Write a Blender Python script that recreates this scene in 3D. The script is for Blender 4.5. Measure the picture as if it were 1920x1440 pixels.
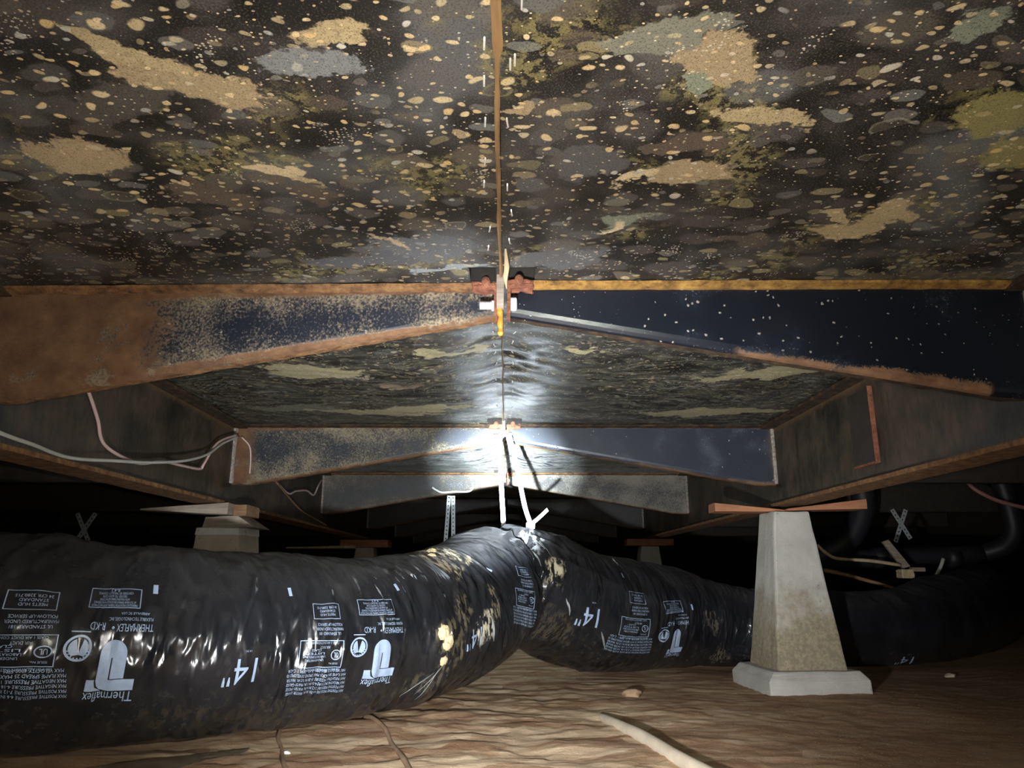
import bpy, bmesh, math, random
import numpy as np
from mathutils import Vector
random.seed(7); rng = np.random.default_rng(7)
for o in list(bpy.data.objects): bpy.data.objects.remove(o)
scene = bpy.context.scene
COL = scene.collection
R = math.radians

# ------------------------------------------------------------------ camera, world, light, exposure
cam = bpy.data.cameras.new('camera'); cam.sensor_width = 36; cam.lens = 36*1400/1920; cam.clip_start = .02
cam_o = bpy.data.objects.new('camera', cam); COL.objects.link(cam_o)
cam_o.location = (.009, 0, .367); cam_o.rotation_euler = (R(90+14.23), 0, R(-.397))
scene.camera = cam_o
scene.cycles.max_bounces = 5; scene.cycles.diffuse_bounces = 3; scene.cycles.glossy_bounces = 3
world = bpy.data.worlds.new('world'); scene.world = world; world.use_nodes = True
world.node_tree.nodes['Background'].inputs[0].default_value = (.9, 1, 1, 1)
world.node_tree.nodes['Background'].inputs[1].default_value = .004
def spot(name, loc, aim, power, col, ang, blend, rad):
    l = bpy.data.lights.new(name, 'SPOT'); l.energy = power; l.color = col
    l.spot_size = R(ang); l.spot_blend = blend; l.shadow_soft_size = rad
    o = bpy.data.objects.new(name, l); COL.objects.link(o); o.location = loc
    o.rotation_euler = (Vector(aim)-Vector(loc)).to_track_quat('-Z', 'Y').to_euler(); return o
# a hand torch held low in front of the camera: hot beam, and its wide spill
spot('torch_beam', (-.06, .55, .19), (-.01, 3.45, .85), 4600, (.80, .91, 1), 15, 1, .012)
spot('torch_core', (-.06, .55, .19), (-.01, 3.45, .89), 9000, (.80, .91, 1), 9, 1, .012)
spot('torch_cone', (-.06, .55, .19), (.05, 2.3, .60), 200, (.95, .97, 1), 88, 1, .015)
spot('torch_spill', (-.06, .53, .19), (.0, 1.9, .62), 16, (1, .94, .84), 170, .5, .02)
# the phone's own flash beside the lens
spot('phone_flash', (.03, -.01, .385), (.0, 2, .60), 48, (1, .93, .82), 110, .8, .006)
vs = scene.view_settings
vs.view_transform = 'Standard'; vs.look = 'None'; vs.gamma = 1; vs.use_curve_mapping = False; vs.exposure = 0

# ------------------------------------------------------------------ numpy noise
def _h(ix, iy, iz, seed):
    n = (ix*374761393 + iy*668265263 + iz*2147483647 + seed*1274126177) & 0xffffffff
    n = ((n ^ (n >> 13))*1274126177) & 0xffffffff
    return ((n ^ (n >> 16)) & 0xffff)/65535.0
def noise(x, y, seed=0, z=None):
    x = np.asarray(x, float); y = np.asarray(y, float)
    ix = np.floor(x).astype(np.int64); iy = np.floor(y).astype(np.int64)
    fx = x-ix; fy = y-iy; ux = fx*fx*fx*(fx*(fx*6-15)+10); uy = fy*fy*fy*(fy*(fy*6-15)+10)
    def g(dx, dy):
        a = _h(ix+dx, iy+dy, 0, seed)*2*np.pi
        return np.cos(a)*(fx-dx)+np.sin(a)*(fy-dy)
    a = g(0,0)*(1-ux)+g(1,0)*ux; b = g(0,1)*(1-ux)+g(1,1)*ux
    return (a*(1-uy)+b*uy)*1.5
def fbm(x, y, seed=0, o=4):
    s = 0; a = 1; f = 1
    for k in range(o): s = s+a*noise(x*f, y*f, seed+k*17); a *= .5; f *= 2.03
    return s

# ------------------------------------------------------------------ mesh helpers
def tag(o, label=None, cat=None, group=None, kind=None):
    for k, v in (('label', label), ('category', cat), ('group', group), ('kind', kind)):
        if v: o[k] = v
    return o
def empty(name, loc=(0,0,0)):
    o = bpy.data.objects.new(name, None); COL.objects.link(o); o.location = loc; o.empty_display_size = .05
    return o
def mk(name, v, f, mat, parent=None, smooth=False, uv=None):
    v = np.asarray(v, float).reshape(-1, 3)
    if parent is not None:
        off = np.array(parent.location)
        p = parent.parent
        while p: off = off+np.array(p.location); p = p.parent
        v = v-off
    me = bpy.data.meshes.new(name); me.from_pydata(v.tolist(), [], [list(map(int, q)) for q in f])
    me.materials.append(mat)
    if smooth: me.polygons.foreach_set('use_smooth', [True]*len(me.polygons))
    if uv is not None:
        ul = me.uv_layers.new(name='UVMap'); li = np.zeros(len(me.loops), int); me.loops.foreach_get('vertex_index', li)
        ul.data.foreach_set('uv', np.asarray(uv, float)[li].ravel())
    me.update()
    o = bpy.data.objects.new(name, me); COL.objects.link(o)
    if parent is not None: o.parent = parent
    return o
def top(name, v, f, mat, loc, **k):      # a thing that is one mesh, origin at its base
    o = mk(name, np.asarray(v, float)-np.array(loc), f, mat, **k); o.location = loc; return o
BF = [(0,3,2,1),(4,5,6,7),(0,1,5,4),(1,2,6,5),(2,3,7,6),(3,0,4,7)]
def boxv(x0,x1,y0,y1,z0,z1):
    return [(x0,y0,z0),(x1,y0,z0),(x1,y1,z0),(x0,y1,z0),(x0,y0,z1),(x1,y0,z1),(x1,y1,z1),(x0,y1,z1)]
def join(*parts):
    V=[];F=[]
    for v,f in parts:
        n=len(V); V+=[tuple(q) for q in v]; F+=[tuple(i+n for i in q) for q in f]
    return V,F
def tube(pts, r, n=8, sub=0, flat=None):
    P = np.array(pts, float)
    if sub: P = catmull(P, sub)
    m = len(P); rr = np.full(m, r) if np.isscalar(r) else np.interp(np.linspace(0,1,m), np.linspace(0,1,len(r)), r)
    T = np.gradient(P, axis=0); T /= np.linalg.norm(T, axis=1)[:,None]+1e-9
    ref = np.array([0,0,1.]) if abs(T[0][2])<.9 else np.array([0,1.,0])
    V=[];F=[]
    N=None
    for i in range(m):
        if N is None: N=np.cross(T[i],ref)
        N=N-T[i]*np.dot(N,T[i]); N/=np.linalg.norm(N); B=np.cross(T[i],N)
        for k in range(n):
            a=2*np.pi*k/n; c,s=np.cos(a),np.sin(a)
            if flat: s*=flat
            V.append(tuple(P[i]+rr[i]*(c*N+s*B)))
    for i in range(m-1):
        for k in range(n): F.append((i*n+k,i*n+(k+1)%n,(i+1)*n+(k+1)%n,(i+1)*n+k))
    F.append(tuple(range(n-1,-1,-1))); F.append(tuple((m-1)*n+k for k in range(n)))
    return V,F
def catmull(P, sub):
    P=np.asarray(P,float); Q=np.vstack([2*P[0]-P[1],P,2*P[-1]-P[-2]]); out=[]
    for i in range(1,len(Q)-2):
        for t in np.arange(sub)/sub:
            a,b,c,d=Q[i-1],Q[i],Q[i+1],Q[i+2]
            out.append(.5*((2*b)+(c-a)*t+(2*a-5*b+4*c-d)*t*t+(-a+3*b-3*c+d)*t**3))
    out.append(P[-1]); return np.array(out)
def strip(pts, w, t, wdir):              # flat strap of width w along wdir and thickness t
    P=np.array(pts,float); W=np.array(wdir,float); W/=np.linalg.norm(W); V=[];F=[]
    T=np.gradient(P,axis=0); T/=np.linalg.norm(T,axis=1)[:,None]
    for i in range(len(P)):
        N=np.cross(T[i],W); N/=np.linalg.norm(N)+1e-9
        for a,b in ((-1,-1),(1,-1),(1,1),(-1,1)): V.append(tuple(P[i]+W*a*w/2+N*b*t/2))
    for i in range(len(P)-1):
        for k in range(4): F.append((i*4+k,i*4+(k+1)%4,i*4+4+(k+1)%4,i*4+4+k))
    F+=[(3,2,1,0),tuple(len(V)-4+k for k in range(4))]
    return V,F
def sweep(sections):                     # closed sections of equal length -> solid
    n=len(sections[0]); V=[tuple(p) for s in sections for p in s]; F=[]; m=len(sections)
    for i in range(m-1):
        for k in range(n): F.append((i*n+k,i*n+(k+1)%n,(i+1)*n+(k+1)%n,(i+1)*n+k))
    F+=[tuple(range(n-1,-1,-1)),tuple((m-1)*n+k for k in range(n))]
    return V,F
def rough_solid(v, f, cuts, amp, bev, seed, fr=18):  # bevelled, subdivided, chipped block
    bm=bmesh.new(); vs_=[bm.verts.new(p) for p in v]
    for q in f: bm.faces.new([vs_[i] for i in q])
    if bev: bmesh.ops.bevel(bm, geom=list(bm.edges), offset=bev, segments=2, affect='EDGES', profile=.6)
    if cuts: bmesh.ops.subdivide_edges(bm, edges=list(bm.edges), cuts=cuts, use_grid_fill=True)
    P=np.array([q.co[:] for q in bm.verts])
    d=np.stack([fbm(P[:,1]*fr+seed,P[:,2]*fr+P[:,0]*fr*.7,int(seed)+k) for k in range(3)],1)*amp
    P=P+d; bm.verts.index_update(); F=[[q.index for q in g.verts] for g in bm.faces]; bm.free()
    return P,F

# ------------------------------------------------------------------ node helpers
class NT:
    dim='3D'
    def __init__(s, name):
        s.m=bpy.data.materials.new(name); s.m.use_nodes=True; s.t=s.m.node_tree; s.b=s.t.nodes['Principled BSDF']
        s.tc=s.n('ShaderNodeTexCoord'); s.obj=s.tc.outputs['Object']; s.uv=s.tc.outputs['UV']
    def n(s,k): return s.t.nodes.new(k)
    def put(s,sock,v):
        if isinstance(v,bpy.types.NodeSocket): s.t.links.new(v,sock)
        elif isinstance(v,(tuple,list)) and len(v)==3 and sock.type=='RGBA': sock.default_value=(*v,1)
        else: sock.default_value=v
    def m_(s,op,a,b=0,c=None,clamp=False):
        q=s.n('ShaderNodeMath'); q.operation=op; q.use_clamp=clamp; s.put(q.inputs[0],a); s.put(q.inputs[1],b)
        if c is not None: s.put(q.inputs[2],c)
        return q.outputs[0]
    def v_(s,op,a,b=(0,0,0)):
        q=s.n('ShaderNodeVectorMath'); q.operation=op; s.put(q.inputs[0],a)
        if op=='SCALE': s.put(q.inputs['Scale'],b)
        elif op!='LENGTH': s.put(q.inputs[1],b)
        return q.outputs['Value'] if op in('LENGTH','DOT_PRODUCT','DISTANCE') else q.outputs[0]
    def map(s,v,loc=(0,0,0),rot=(0,0,0),sc=(1,1,1)):
        q=s.n('ShaderNodeMapping'); s.put(q.inputs[0],v); q.inputs[1].default_value=loc; q.inputs[2].default_value=rot; q.inputs[3].default_value=sc
        return q.outputs[0]
    def noise(s,v,sc,det=4,ro=.55,col=False,dist=0):
        q=s.n('ShaderNodeTexNoise'); q.noise_dimensions=s.dim; s.put(q.inputs['Vector'],v); q.inputs['Scale'].default_value=sc; q.inputs['Detail'].default_value=det
        q.inputs['Roughness'].default_value=ro; q.inputs['Distortion'].default_value=dist
        return q.outputs['Color' if col else 'Fac']
    def vor(s,v,sc,rnd=1,feat='F1',dim='2D'):
        q=s.n('ShaderNodeTexVoronoi'); q.voronoi_dimensions=dim; q.feature=feat; s.put(q.inputs['Vector'],v); q.inputs['Scale'].default_value=sc; q.inputs['Randomness'].default_value=rnd
        return q.outputs['Distance'],q.outputs['Color']
    def ss(s,x,a,b):                     # smoothstep from a to b
        q=s.n('ShaderNodeMapRange'); q.interpolation_type='SMOOTHSTEP'; s.put(q.inputs[0],x); s.put(q.inputs[1],a); s.put(q.inputs[2],b)
        return q.outputs[0]
    def ramp(s,x,st,con=False):
        q=s.n('ShaderNodeValToRGB'); s.put(q.inputs[0],x); e=q.color_ramp.elements
        if con: q.color_ramp.interpolation='CONSTANT'
        while len(e)<len(st): e.new(.5)
        for k,(p,c) in enumerate(st): e[k].position=p; e[k].color=(*c,1)
        return q.outputs[0]
    def mix(s,f,a,b):
        q=s.n('ShaderNodeMix'); q.data_type='RGBA'; s.put(q.inputs[0],f); s.put(q.inputs[6],a); s.put(q.inputs[7],b); return q.outputs[2]
    def sep(s,v):
        q=s.n('ShaderNodeSeparateXYZ'); s.put(q.inputs[0],v); return q.outputs
    def warp(s,v,sc,amp,det=3):
        w=s.v_('SUBTRACT',s.noise(v,sc,det,col=True),(.5,.5,.5)); return s.v_('ADD',v,s.v_('SCALE',w,amp))
    def bump(s,h,st,d=.01,nrm=None):
        q=s.n('ShaderNodeBump'); q.inputs['Strength'].default_value=st; q.inputs['Distance'].default_value=d; s.put(q.inputs['Height'],h)
        if nrm is not None: s.put(q.inputs['Normal'],nrm)
        return q.outputs[0]
    def out(s,col=None,rough=None,nrm=None,metal=None,spec=None):
        if col is not None: s.put(s.b.inputs['Base Color'],col)
        if rough is not None: s.put(s.b.inputs['Roughness'],rough)
        if nrm is not None: s.put(s.b.inputs['Normal'],nrm)
        if metal is not None: s.put(s.b.inputs['Metallic'],metal)
        if spec is not None: s.put(s.b.inputs['Specular IOR Level'],spec)
        return s.m

# ------------------------------------------------------------------ materials
# stains on the membrane: x, y, half sizes, angle, colour, strength
tan=(.36,.275,.165); tan2=(.42,.33,.19); gry=(.20,.215,.22); olv=(.37,.335,.20); crm=(.62,.50,.32); brn=(.10,.075,.06); grn=(.22,.25,.19)
PATCH=[(-.13,1.20,.10,.05,.1,(.105,.115,.125),.6),(-.25,1.26,.10,.04,0,(.08,.085,.095),.6),(.10,1.25,.08,.05,0,(.09,.092,.095),.5),(-.10,1.30,.07,.012,.1,(.24,.27,.28),.8),(.12,.92,.05,.04,.3,(.09,.09,.095),.6),(-.47,.80,.09,.03,.5,(.07,.062,.055),.6),(-.43,.678,.045,.014,-.5,tan2,1),(-.395,.712,.055,.020,-.5,tan2,1),(-.36,.755,.075,.03,-.35,tan,1),(-.585,.915,.075,.035,-.3,tan,.75),(-.212,.715,.055,.028,.1,gry,.8),(-.185,.662,.03,.015,0,tan2,.8),
  (.245,.715,.05,.032,-.5,tan,1),(.232,.752,.022,.016,0,grn,1),(.325,.815,.06,.022,-.2,tan2,1),(.265,.945,.06,.022,.5,tan,.85),(.60,1.072,.035,.05,-.2,tan2,1),(.575,1.14,.045,.03,.2,tan2,1),(.53,1.085,.04,.012,-.5,tan2,.9),(.64,1.08,.03,.012,.2,tan2,.8),
  (-.318,.945,.030,.012,.1,crm,.9),(-.283,.968,.026,.011,0,tan2,.9),(-.168,1.192,.05,.014,-.3,(.42,.32,.2),.9),(.173,.972,.020,.012,.1,crm,1),(.205,.953,.026,.010,.1,crm,1),(.191,1.118,.020,.009,.3,crm,.9),(.20,1.10,.045,.018,0,grn,.8),(.18,.675,.06,.025,.2,(.2,.2,.16),.8),(.495,.655,.03,.02,0,grn,.9),
  (.62,.80,.05,.06,.8,(.24,.21,.085),.6),(.70,.90,.05,.05,.4,(.24,.21,.085),.5),(.02,.80,.02,.012,.3,tan,.6),(-.055,.85,.018,.012,-.6,tan,.9),
  (.24,.885,.05,.02,0,brn,.9),(-.28,1.02,.05,.028,0,brn,.9),(-.45,1.02,.06,.03,0,brn,.9),(.40,1.17,.05,.018,0,brn,.8),
  (-.525,1.99,.13,.055,-.1,olv,.9),(-.13,1.85,.09,.03,-.4,olv,.9),(-.30,2.17,.06,.035,0,(.2,.16,.11),.9),(.64,2.56,.16,.07,.1,olv,1),(.70,2.04,.17,.05,.15,olv,1),(.80,2.0,.12,.05,.2,olv,1),(.88,2.55,.13,.05,0,olv,1),(-.72,2.50,.16,.045,.2,(.15,.155,.12),.9),(-.30,2.48,.18,.05,.1,olv,1),(-.46,2.56,.24,.045,-.1,olv,.95),(.21,1.80,.06,.02,.2,olv,.7),(.45,1.62,.08,.04,.1,(.15,.125,.09),.8),
  (.30,3.35,.22,.10,.2,(.20,.21,.14),.9),(-.6,3.3,.3,.1,.1,(.16,.18,.15),.8),(.6,3.7,.25,.09,0,(.16,.18,.14),.8),(-.4,3.9,.3,.07,0,(.16,.18,.16),.8)]

def mat_belly():
    n=NT('stained_belly_membrane'); n.dim='2D'; p=n.obj
    xy=n.map(p,sc=(1,1,0))
    w1=n.warp(xy,9,.035,2); w2=n.warp(w1,40,.010,1)
    nb=n.noise(w2,7,6,.62)
    col=n.ramp(nb,[(.34,(.004,.004,.004)),(.48,(.014,.0133,.0125)),(.60,(.040,.037,.034)),(.8,(.09,.086,.080))])
    sm=n.ss(n.noise(w1,3.6,3),.52,.70); col=n.mix(n.m_('MULTIPLY',sm,.7),col,(.115,.123,.132))
    bl=n.ss(n.noise(n.map(w1,loc=(5,3,0)),4.4,3),.52,.66); col=n.mix(n.m_('MULTIPLY',bl,.55),col,(.010,.010,.011))
    ol=n.m_('MULTIPLY',n.ss(n.noise(n.map(w1,loc=(9,1,0)),5,4),.55,.66),n.ss(n.noise(w1,60,4,.7),.45,.56)); col=n.mix(n.m_('MULTIPLY',ol,.8),col,(.21,.18,.075))
    hgt=0.0
    def discs(col,hgt,sc,lo,hi,keep,stops,amt,stretch,seed,soft,src,dens=None,ring=False,rise=False):
        d,c=n.vor(n.map(src,loc=(seed,seed*.37,0),sc=(stretch,1,1)),sc); s=n.sep(c)
        rad=n.m_('MULTIPLY_ADD',s[1],hi-lo,lo)
        mk_=n.m_('SUBTRACT',1,n.ss(n.m_('DIVIDE',d,rad),1-soft,1.0))
        k=n.m_('GREATER_THAN',s[0],1-keep)
        if dens is not None: k=n.m_('MULTIPLY',k,dens)
        if ring:
            inner=n.ss(n.m_('DIVIDE',d,rad),.72,.84); mk_=n.m_('MULTIPLY',mk_,n.m_('MULTIPLY_ADD',inner,.75,.25))
        mk_=n.m_('MULTIPLY',mk_,k)
        cc=n.ramp(s[2],stops)
        fac=n.m_('MULTIPLY',mk_,amt)
        return n.mix(fac,col,cc),(n.m_('ADD',hgt,n.m_('MULTIPLY',mk_,.25)) if rise else hgt),mk_
    browns=[(0,(.052,.040,.034)),(.3,(.085,.082,.080)),(.55,(.125,.102,.075)),(.75,(.065,.050,.044)),(1,(.135,.145,.145))]
    col,hgt,_=discs(col,hgt,11,.18,.42,.62,browns,.72,.75,3.1,.35,w2)
    col,hgt,_=discs(col,hgt,17,.15,.40,.5,browns,.75,.62,8.3,.2,w2)
    greys=[(0,(.17,.18,.175)),(.35,(.12,.10,.085)),(.6,(.22,.19,.10)),(.85,(.30,.24,.15)),(1,(.16,.17,.165))]
    col,hgt,_=discs(col,hgt,26,.10,.36,.34,greys,.75,.6,5.7,.15,w2)
    col,hgt,_=discs(col,hgt,20,.2,.4,.05,[(0,(.20,.17,.08)),(.5,(.26,.25,.15)),(1,(.3,.28,.22))],.6,.7,15.7,.12,w2,None,True)
    # large films and blotches: their colour and outline are stored on the sheet's vertices
    at=n.n('ShaderNodeAttribute'); at.attribute_name='film'
    al=n.m_('ADD',at.outputs['Alpha'],n.m_('MULTIPLY',n.m_('SUBTRACT',n.noise(w2,75,3,.6),.5),.55))
    spk=n.ss(n.noise(w1,130,3,.6),.34,.46)
    pm=n.m_('MULTIPLY',n.ss(al,.44,.56),n.m_('MULTIPLY_ADD',spk,.25,.75)); col=n.mix(pm,col,at.outputs['Color'])
    hgt=n.m_('MULTIPLY',nb,.1)
    # run marks where water crept along the farther sheets, then painted torch glare
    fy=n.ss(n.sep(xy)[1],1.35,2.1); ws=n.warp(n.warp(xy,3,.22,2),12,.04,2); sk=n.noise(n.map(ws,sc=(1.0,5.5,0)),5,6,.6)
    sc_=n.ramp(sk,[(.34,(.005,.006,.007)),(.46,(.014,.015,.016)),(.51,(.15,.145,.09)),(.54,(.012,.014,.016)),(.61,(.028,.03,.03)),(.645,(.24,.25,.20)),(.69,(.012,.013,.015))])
    pl_glare=n.ss(n.sep(xy)[1],2.78,2.86); sc_=n.mix(pl_glare,sc_,n.ramp(sk,[(.36,(.02,.025,.035)),(.44,(.26,.28,.28)),(.50,(.48,.50,.48)),(.54,(.05,.06,.08)),(.60,(.42,.44,.42)),(.68,(.03,.035,.045))]))  # paler beyond the second joint: the torch's hot spot put into the colour
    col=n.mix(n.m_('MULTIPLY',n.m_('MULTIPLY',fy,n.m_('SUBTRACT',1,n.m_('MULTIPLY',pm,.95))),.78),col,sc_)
    # droplets and specks on top
    thin=n.m_('MULTIPLY_ADD',n.ss(n.sep(xy)[1],1.0,1.22),-.55,1); dn=n.m_('MULTIPLY',n.ss(n.noise(n.map(xy,loc=(2,7,0)),3.2,2),.36,.56),thin)
    drops=[(0,(.68,.48,.22)),(.4,(.74,.60,.36)),(.7,(.46,.37,.20)),(.85,(.66,.62,.52)),(1,(.42,.45,.44))]
    col,hgt,_=discs(col,hgt,34,.07,.26,.62,drops,.85,.72,1.3,.35,n.warp(xy,40,.012,0),dn,False,True)
    col,hgt,_=discs(col,hgt,58,.08,.28,.6,drops,.85,.72,6.1,.35,n.warp(xy,60,.008,0),n.m_('MULTIPLY',n.ss(n.noise(n.map(xy,loc=(4,1,0)),4,2),.40,.54),thin),False,True)
    gr=n.noise(xy,420,3,.6); col=n.mix(n.m_('MULTIPLY',n.ss(gr,.56,.66),.35),col,(.17,.15,.12)); col=n.mix(n.m_('MULTIPLY',n.ss(gr,.46,.36),.5),col,(.006,.006,.006))
    cl=n.ss(n.noise(n.map(xy,loc=(1,11,0)),11,2),.70,.73)
    col,hgt,_=discs(col,hgt,230,.15,.40,.6,[(0,(.5,.46,.38)),(1,(.62,.56,.44))],.9,.8,2.9,.3,xy,cl)
    col,hgt,_=discs(col,hgt,150,.08,.26,.14,drops,.8,.8,9.9,.3,xy)
    b2=n.bump(hgt,.55,.006)
    return n.out(col,n.ramp(nb,[(.3,(.40,)*3),(.7,(.58,)*3)]),b2,spec=.38)

def mat_steel(name, seed, rust_u=1.2, rust_soft=.2, dust=.3, dustc=(.33,.27,.18), edge=.16, paint=(.010,.013,.021), drips=.3, rustc=((.085,.040,.020),(.205,.112,.056)), rough=.36,low=None):
    n=NT(name); u,v,_=n.sep(n.uv); p=n.map(n.obj,loc=(seed,seed*.3,seed*.7))
    f1=n.noise(p,210,5,.7); f2=n.noise(p,8,5,.6); f3=n.noise(p,420,3,.7)
    rr=n.ramp(n.noise(p,24,6,.6),[(.3,rustc[0]),(.7,rustc[1])])
    base=n.mix(n.m_('MULTIPLY',n.ss(f2,.5,.75),.5),paint,tuple(min(1,q*2.6+.006) for q in paint))
    # pale mineral speckle
    dm=n.m_('ADD',n.m_('MULTIPLY',f1,.60),n.m_('MULTIPLY',f2,.40))
    dm=n.ss(n.m_('ADD',dm,n.m_('MULTIPLY_ADD',n.m_('ABSOLUTE',n.m_('SUBTRACT',v,.5)),.16,dust-.5)),.49,.66)
    col=n.mix(n.m_('MULTIPLY',dm,.9),base,n.mix(f3,dustc,tuple(q*.55 for q in dustc)))
    # white specks
    d,c=n.vor(n.warp(p,80,.008,1),95,1,'F1','3D'); s=n.sep(c)
    sp=n.m_('MULTIPLY',n.m_('SUBTRACT',1,n.ss(n.m_('DIVIDE',d,n.m_('MULTIPLY_ADD',s[1],1.3,.35)),.10,.2)),n.m_('GREATER_THAN',s[0],1-drips*.42)); col=n.mix(n.m_('MULTIPLY',sp,.7),col,(.38,.34,.27))
    # rust towards the beam end and along the edges, with a ragged speckled border
    rg=n.m_('ADD',n.m_('MULTIPLY',n.m_('SUBTRACT',f1,.5),.55),n.m_('MULTIPLY',n.m_('SUBTRACT',f2,.5),.9))
    r1=n.ss(n.m_('ADD',u,n.m_('MULTIPLY',rg,rust_soft*2)),rust_u-.03,rust_u+.03)
    e=n.m_('MINIMUM',v,n.m_('SUBTRACT',1,v))
    r2=n.m_('SUBTRACT',1,n.ss(n.m_('ADD',e,n.m_('MULTIPLY',rg,.16)),edge-.03,edge+.02)) if edge>0 else 0.0
    if low:
        lw=n.m_('MULTIPLY',n.m_('SUBTRACT',1,n.ss(n.m_('ADD',v,n.m_('MULTIPLY',rg,.30)),low[2]-.02,low[2]+.02)),n.m_('MULTIPLY',n.ss(u,low[0]-.02,low[0]+.02),n.m_('SUBTRACT',1,n.ss(u,low[1]-.01,low[1]+.01)))); r2=n.m_('MAXIMUM',r2,lw)
    r=n.m_('MAXIMUM',r1,r2); blk=n.ss(n.noise(p,16,6,.7),.56,.64); r=n.m_('MULTIPLY',r,n.m_('MULTIPLY_ADD',blk,-.75,1))
    col=n.mix(r,col,rr)
    h=n.m_('ADD',n.m_('MULTIPLY',dm,.5),n.m_('ADD',n.m_('MULTIPLY',r,f1),n.m_('MULTIPLY',sp,.4)))
    ro=n.m_('MAXIMUM',n.m_('MULTIPLY_ADD',dm,.3,rough),n.m_('MULTIPLY',r,.85))
    return n.out(col,ro,n.bump(h,.6,.004),spec=.45)
def mat_rust(name, seed, a=(.065,.030,.015), b=(.21,.11,.048), c=(.33,.20,.08), dark=.35):
    n=NT(name); p=n.map(n.obj,loc=(seed,seed,0)); f=n.noise(p,38,7,.7); g=n.noise(p,120,4,.7)
    col=n.ramp(f,[(.25,(.012,.009,.007)),(dark,a),(.55,b),(.75,c)])
    return n.out(n.mix(n.ss(g,.6,.75),col,(.03,.02,.014)),.85,n.bump(n.m_('ADD',f,g),.8,.006),spec=.3)
def mat_web():
    n=NT('greasy_beam_steel'); u,v,_=n.sep(n.uv); p=n.obj; f=n.noise(p,5,6,.65); g=n.noise(n.map(p,sc=(1,1,.35)),45,5,.7)
    col=n.ramp(n.m_('ADD',n.m_('MULTIPLY',f,.65),n.m_('MULTIPLY',g,.35)),[(.38,(.009,.0085,.007)),(.48,(.034,.028,.019)),(.58,(.075,.052,.034)),(.72,(.115,.085,.054))])
    e=n.m_('MINIMUM',v,n.m_('SUBTRACT',1,v)); r=n.m_('SUBTRACT',1,n.ss(n.m_('ADD',e,n.m_('MULTIPLY',n.m_('SUBTRACT',g,.5),.2)),.02,.10))
    col=n.mix(n.m_('MULTIPLY',r,.7),col,(.15,.085,.035))
    d,c=n.vor(p,80,1,'F1','3D'); s=n.sep(c); sp=n.m_('MULTIPLY',n.m_('SUBTRACT',1,n.ss(d,.08,.16)),n.m_('GREATER_THAN',s[0],.88)); col=n.mix(sp,col,(.3,.25,.17))
    return n.out(col,.5,n.bump(n.m_('ADD',g,sp),.5,.004),spec=.4)
def mat_plain(name,col,rough=.6,var=.35,sc=30,bump=.3,metal=0,spec=.4):
    n=NT(name); f=n.noise(n.obj,sc,6,.65)
    c=n.ramp(f,[(.3,tuple(q*(1-var) for q in col)),(.7,tuple(min(1,q*(1+var)) for q in col))])
    return n.out(c,rough,n.bump(f,bump,.003),metal,spec)
def mat_wood(name,col,dark,sc=(6,60,60),rough=.75):
    n=NT(name); p=n.map(n.obj,sc=sc); f=n.noise(p,1.2,6,.65,dist=.6); g=n.noise(n.obj,14,4)
    c=n.ramp(n.m_('ADD',n.m_('MULTIPLY',f,.7),n.m_('MULTIPLY',g,.3)),[(.3,dark),(.6,col),(.8,tuple(min(1,q*1.25) for q in col))])
    return n.out(c,rough,n.bump(f,.4,.003),spec=.3)
def mat_concrete(name,col,stain,top):
    n=NT(name); p=n.obj; z=n.sep(p)[2]; f=n.noise(p,9,7,.65); g=n.noise(p,70,5,.7)
    c=n.ramp(f,[(.3,tuple(q*.78 for q in col)),(.7,tuple(q*1.1 for q in col))])
    k=n.ss(n.m_('ADD',z,n.m_('MULTIPLY',n.m_('SUBTRACT',f,.5),.5)),top-.12,top+.12)
    c=n.mix(n.m_('MULTIPLY',n.m_('SUBTRACT',1,k),.85),c,n.mix(n.ss(g,.4,.65),stain,tuple(q*1.7 for q in stain)))
    d,cc=n.vor(p,45,1,'F1','3D'); s=n.sep(cc); pit=n.m_('MULTIPLY',n.m_('SUBTRACT',1,n.ss(d,.06,.14)),n.m_('GREATER_THAN',s[0],.75))
    c=n.mix(n.m_('MULTIPLY',pit,.6),c,(.10,.095,.08))
    return n.out(c,.85,n.bump(n.m_('SUBTRACT',n.m_('ADD',g,f),pit),.45,.005),spec=.3)
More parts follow.
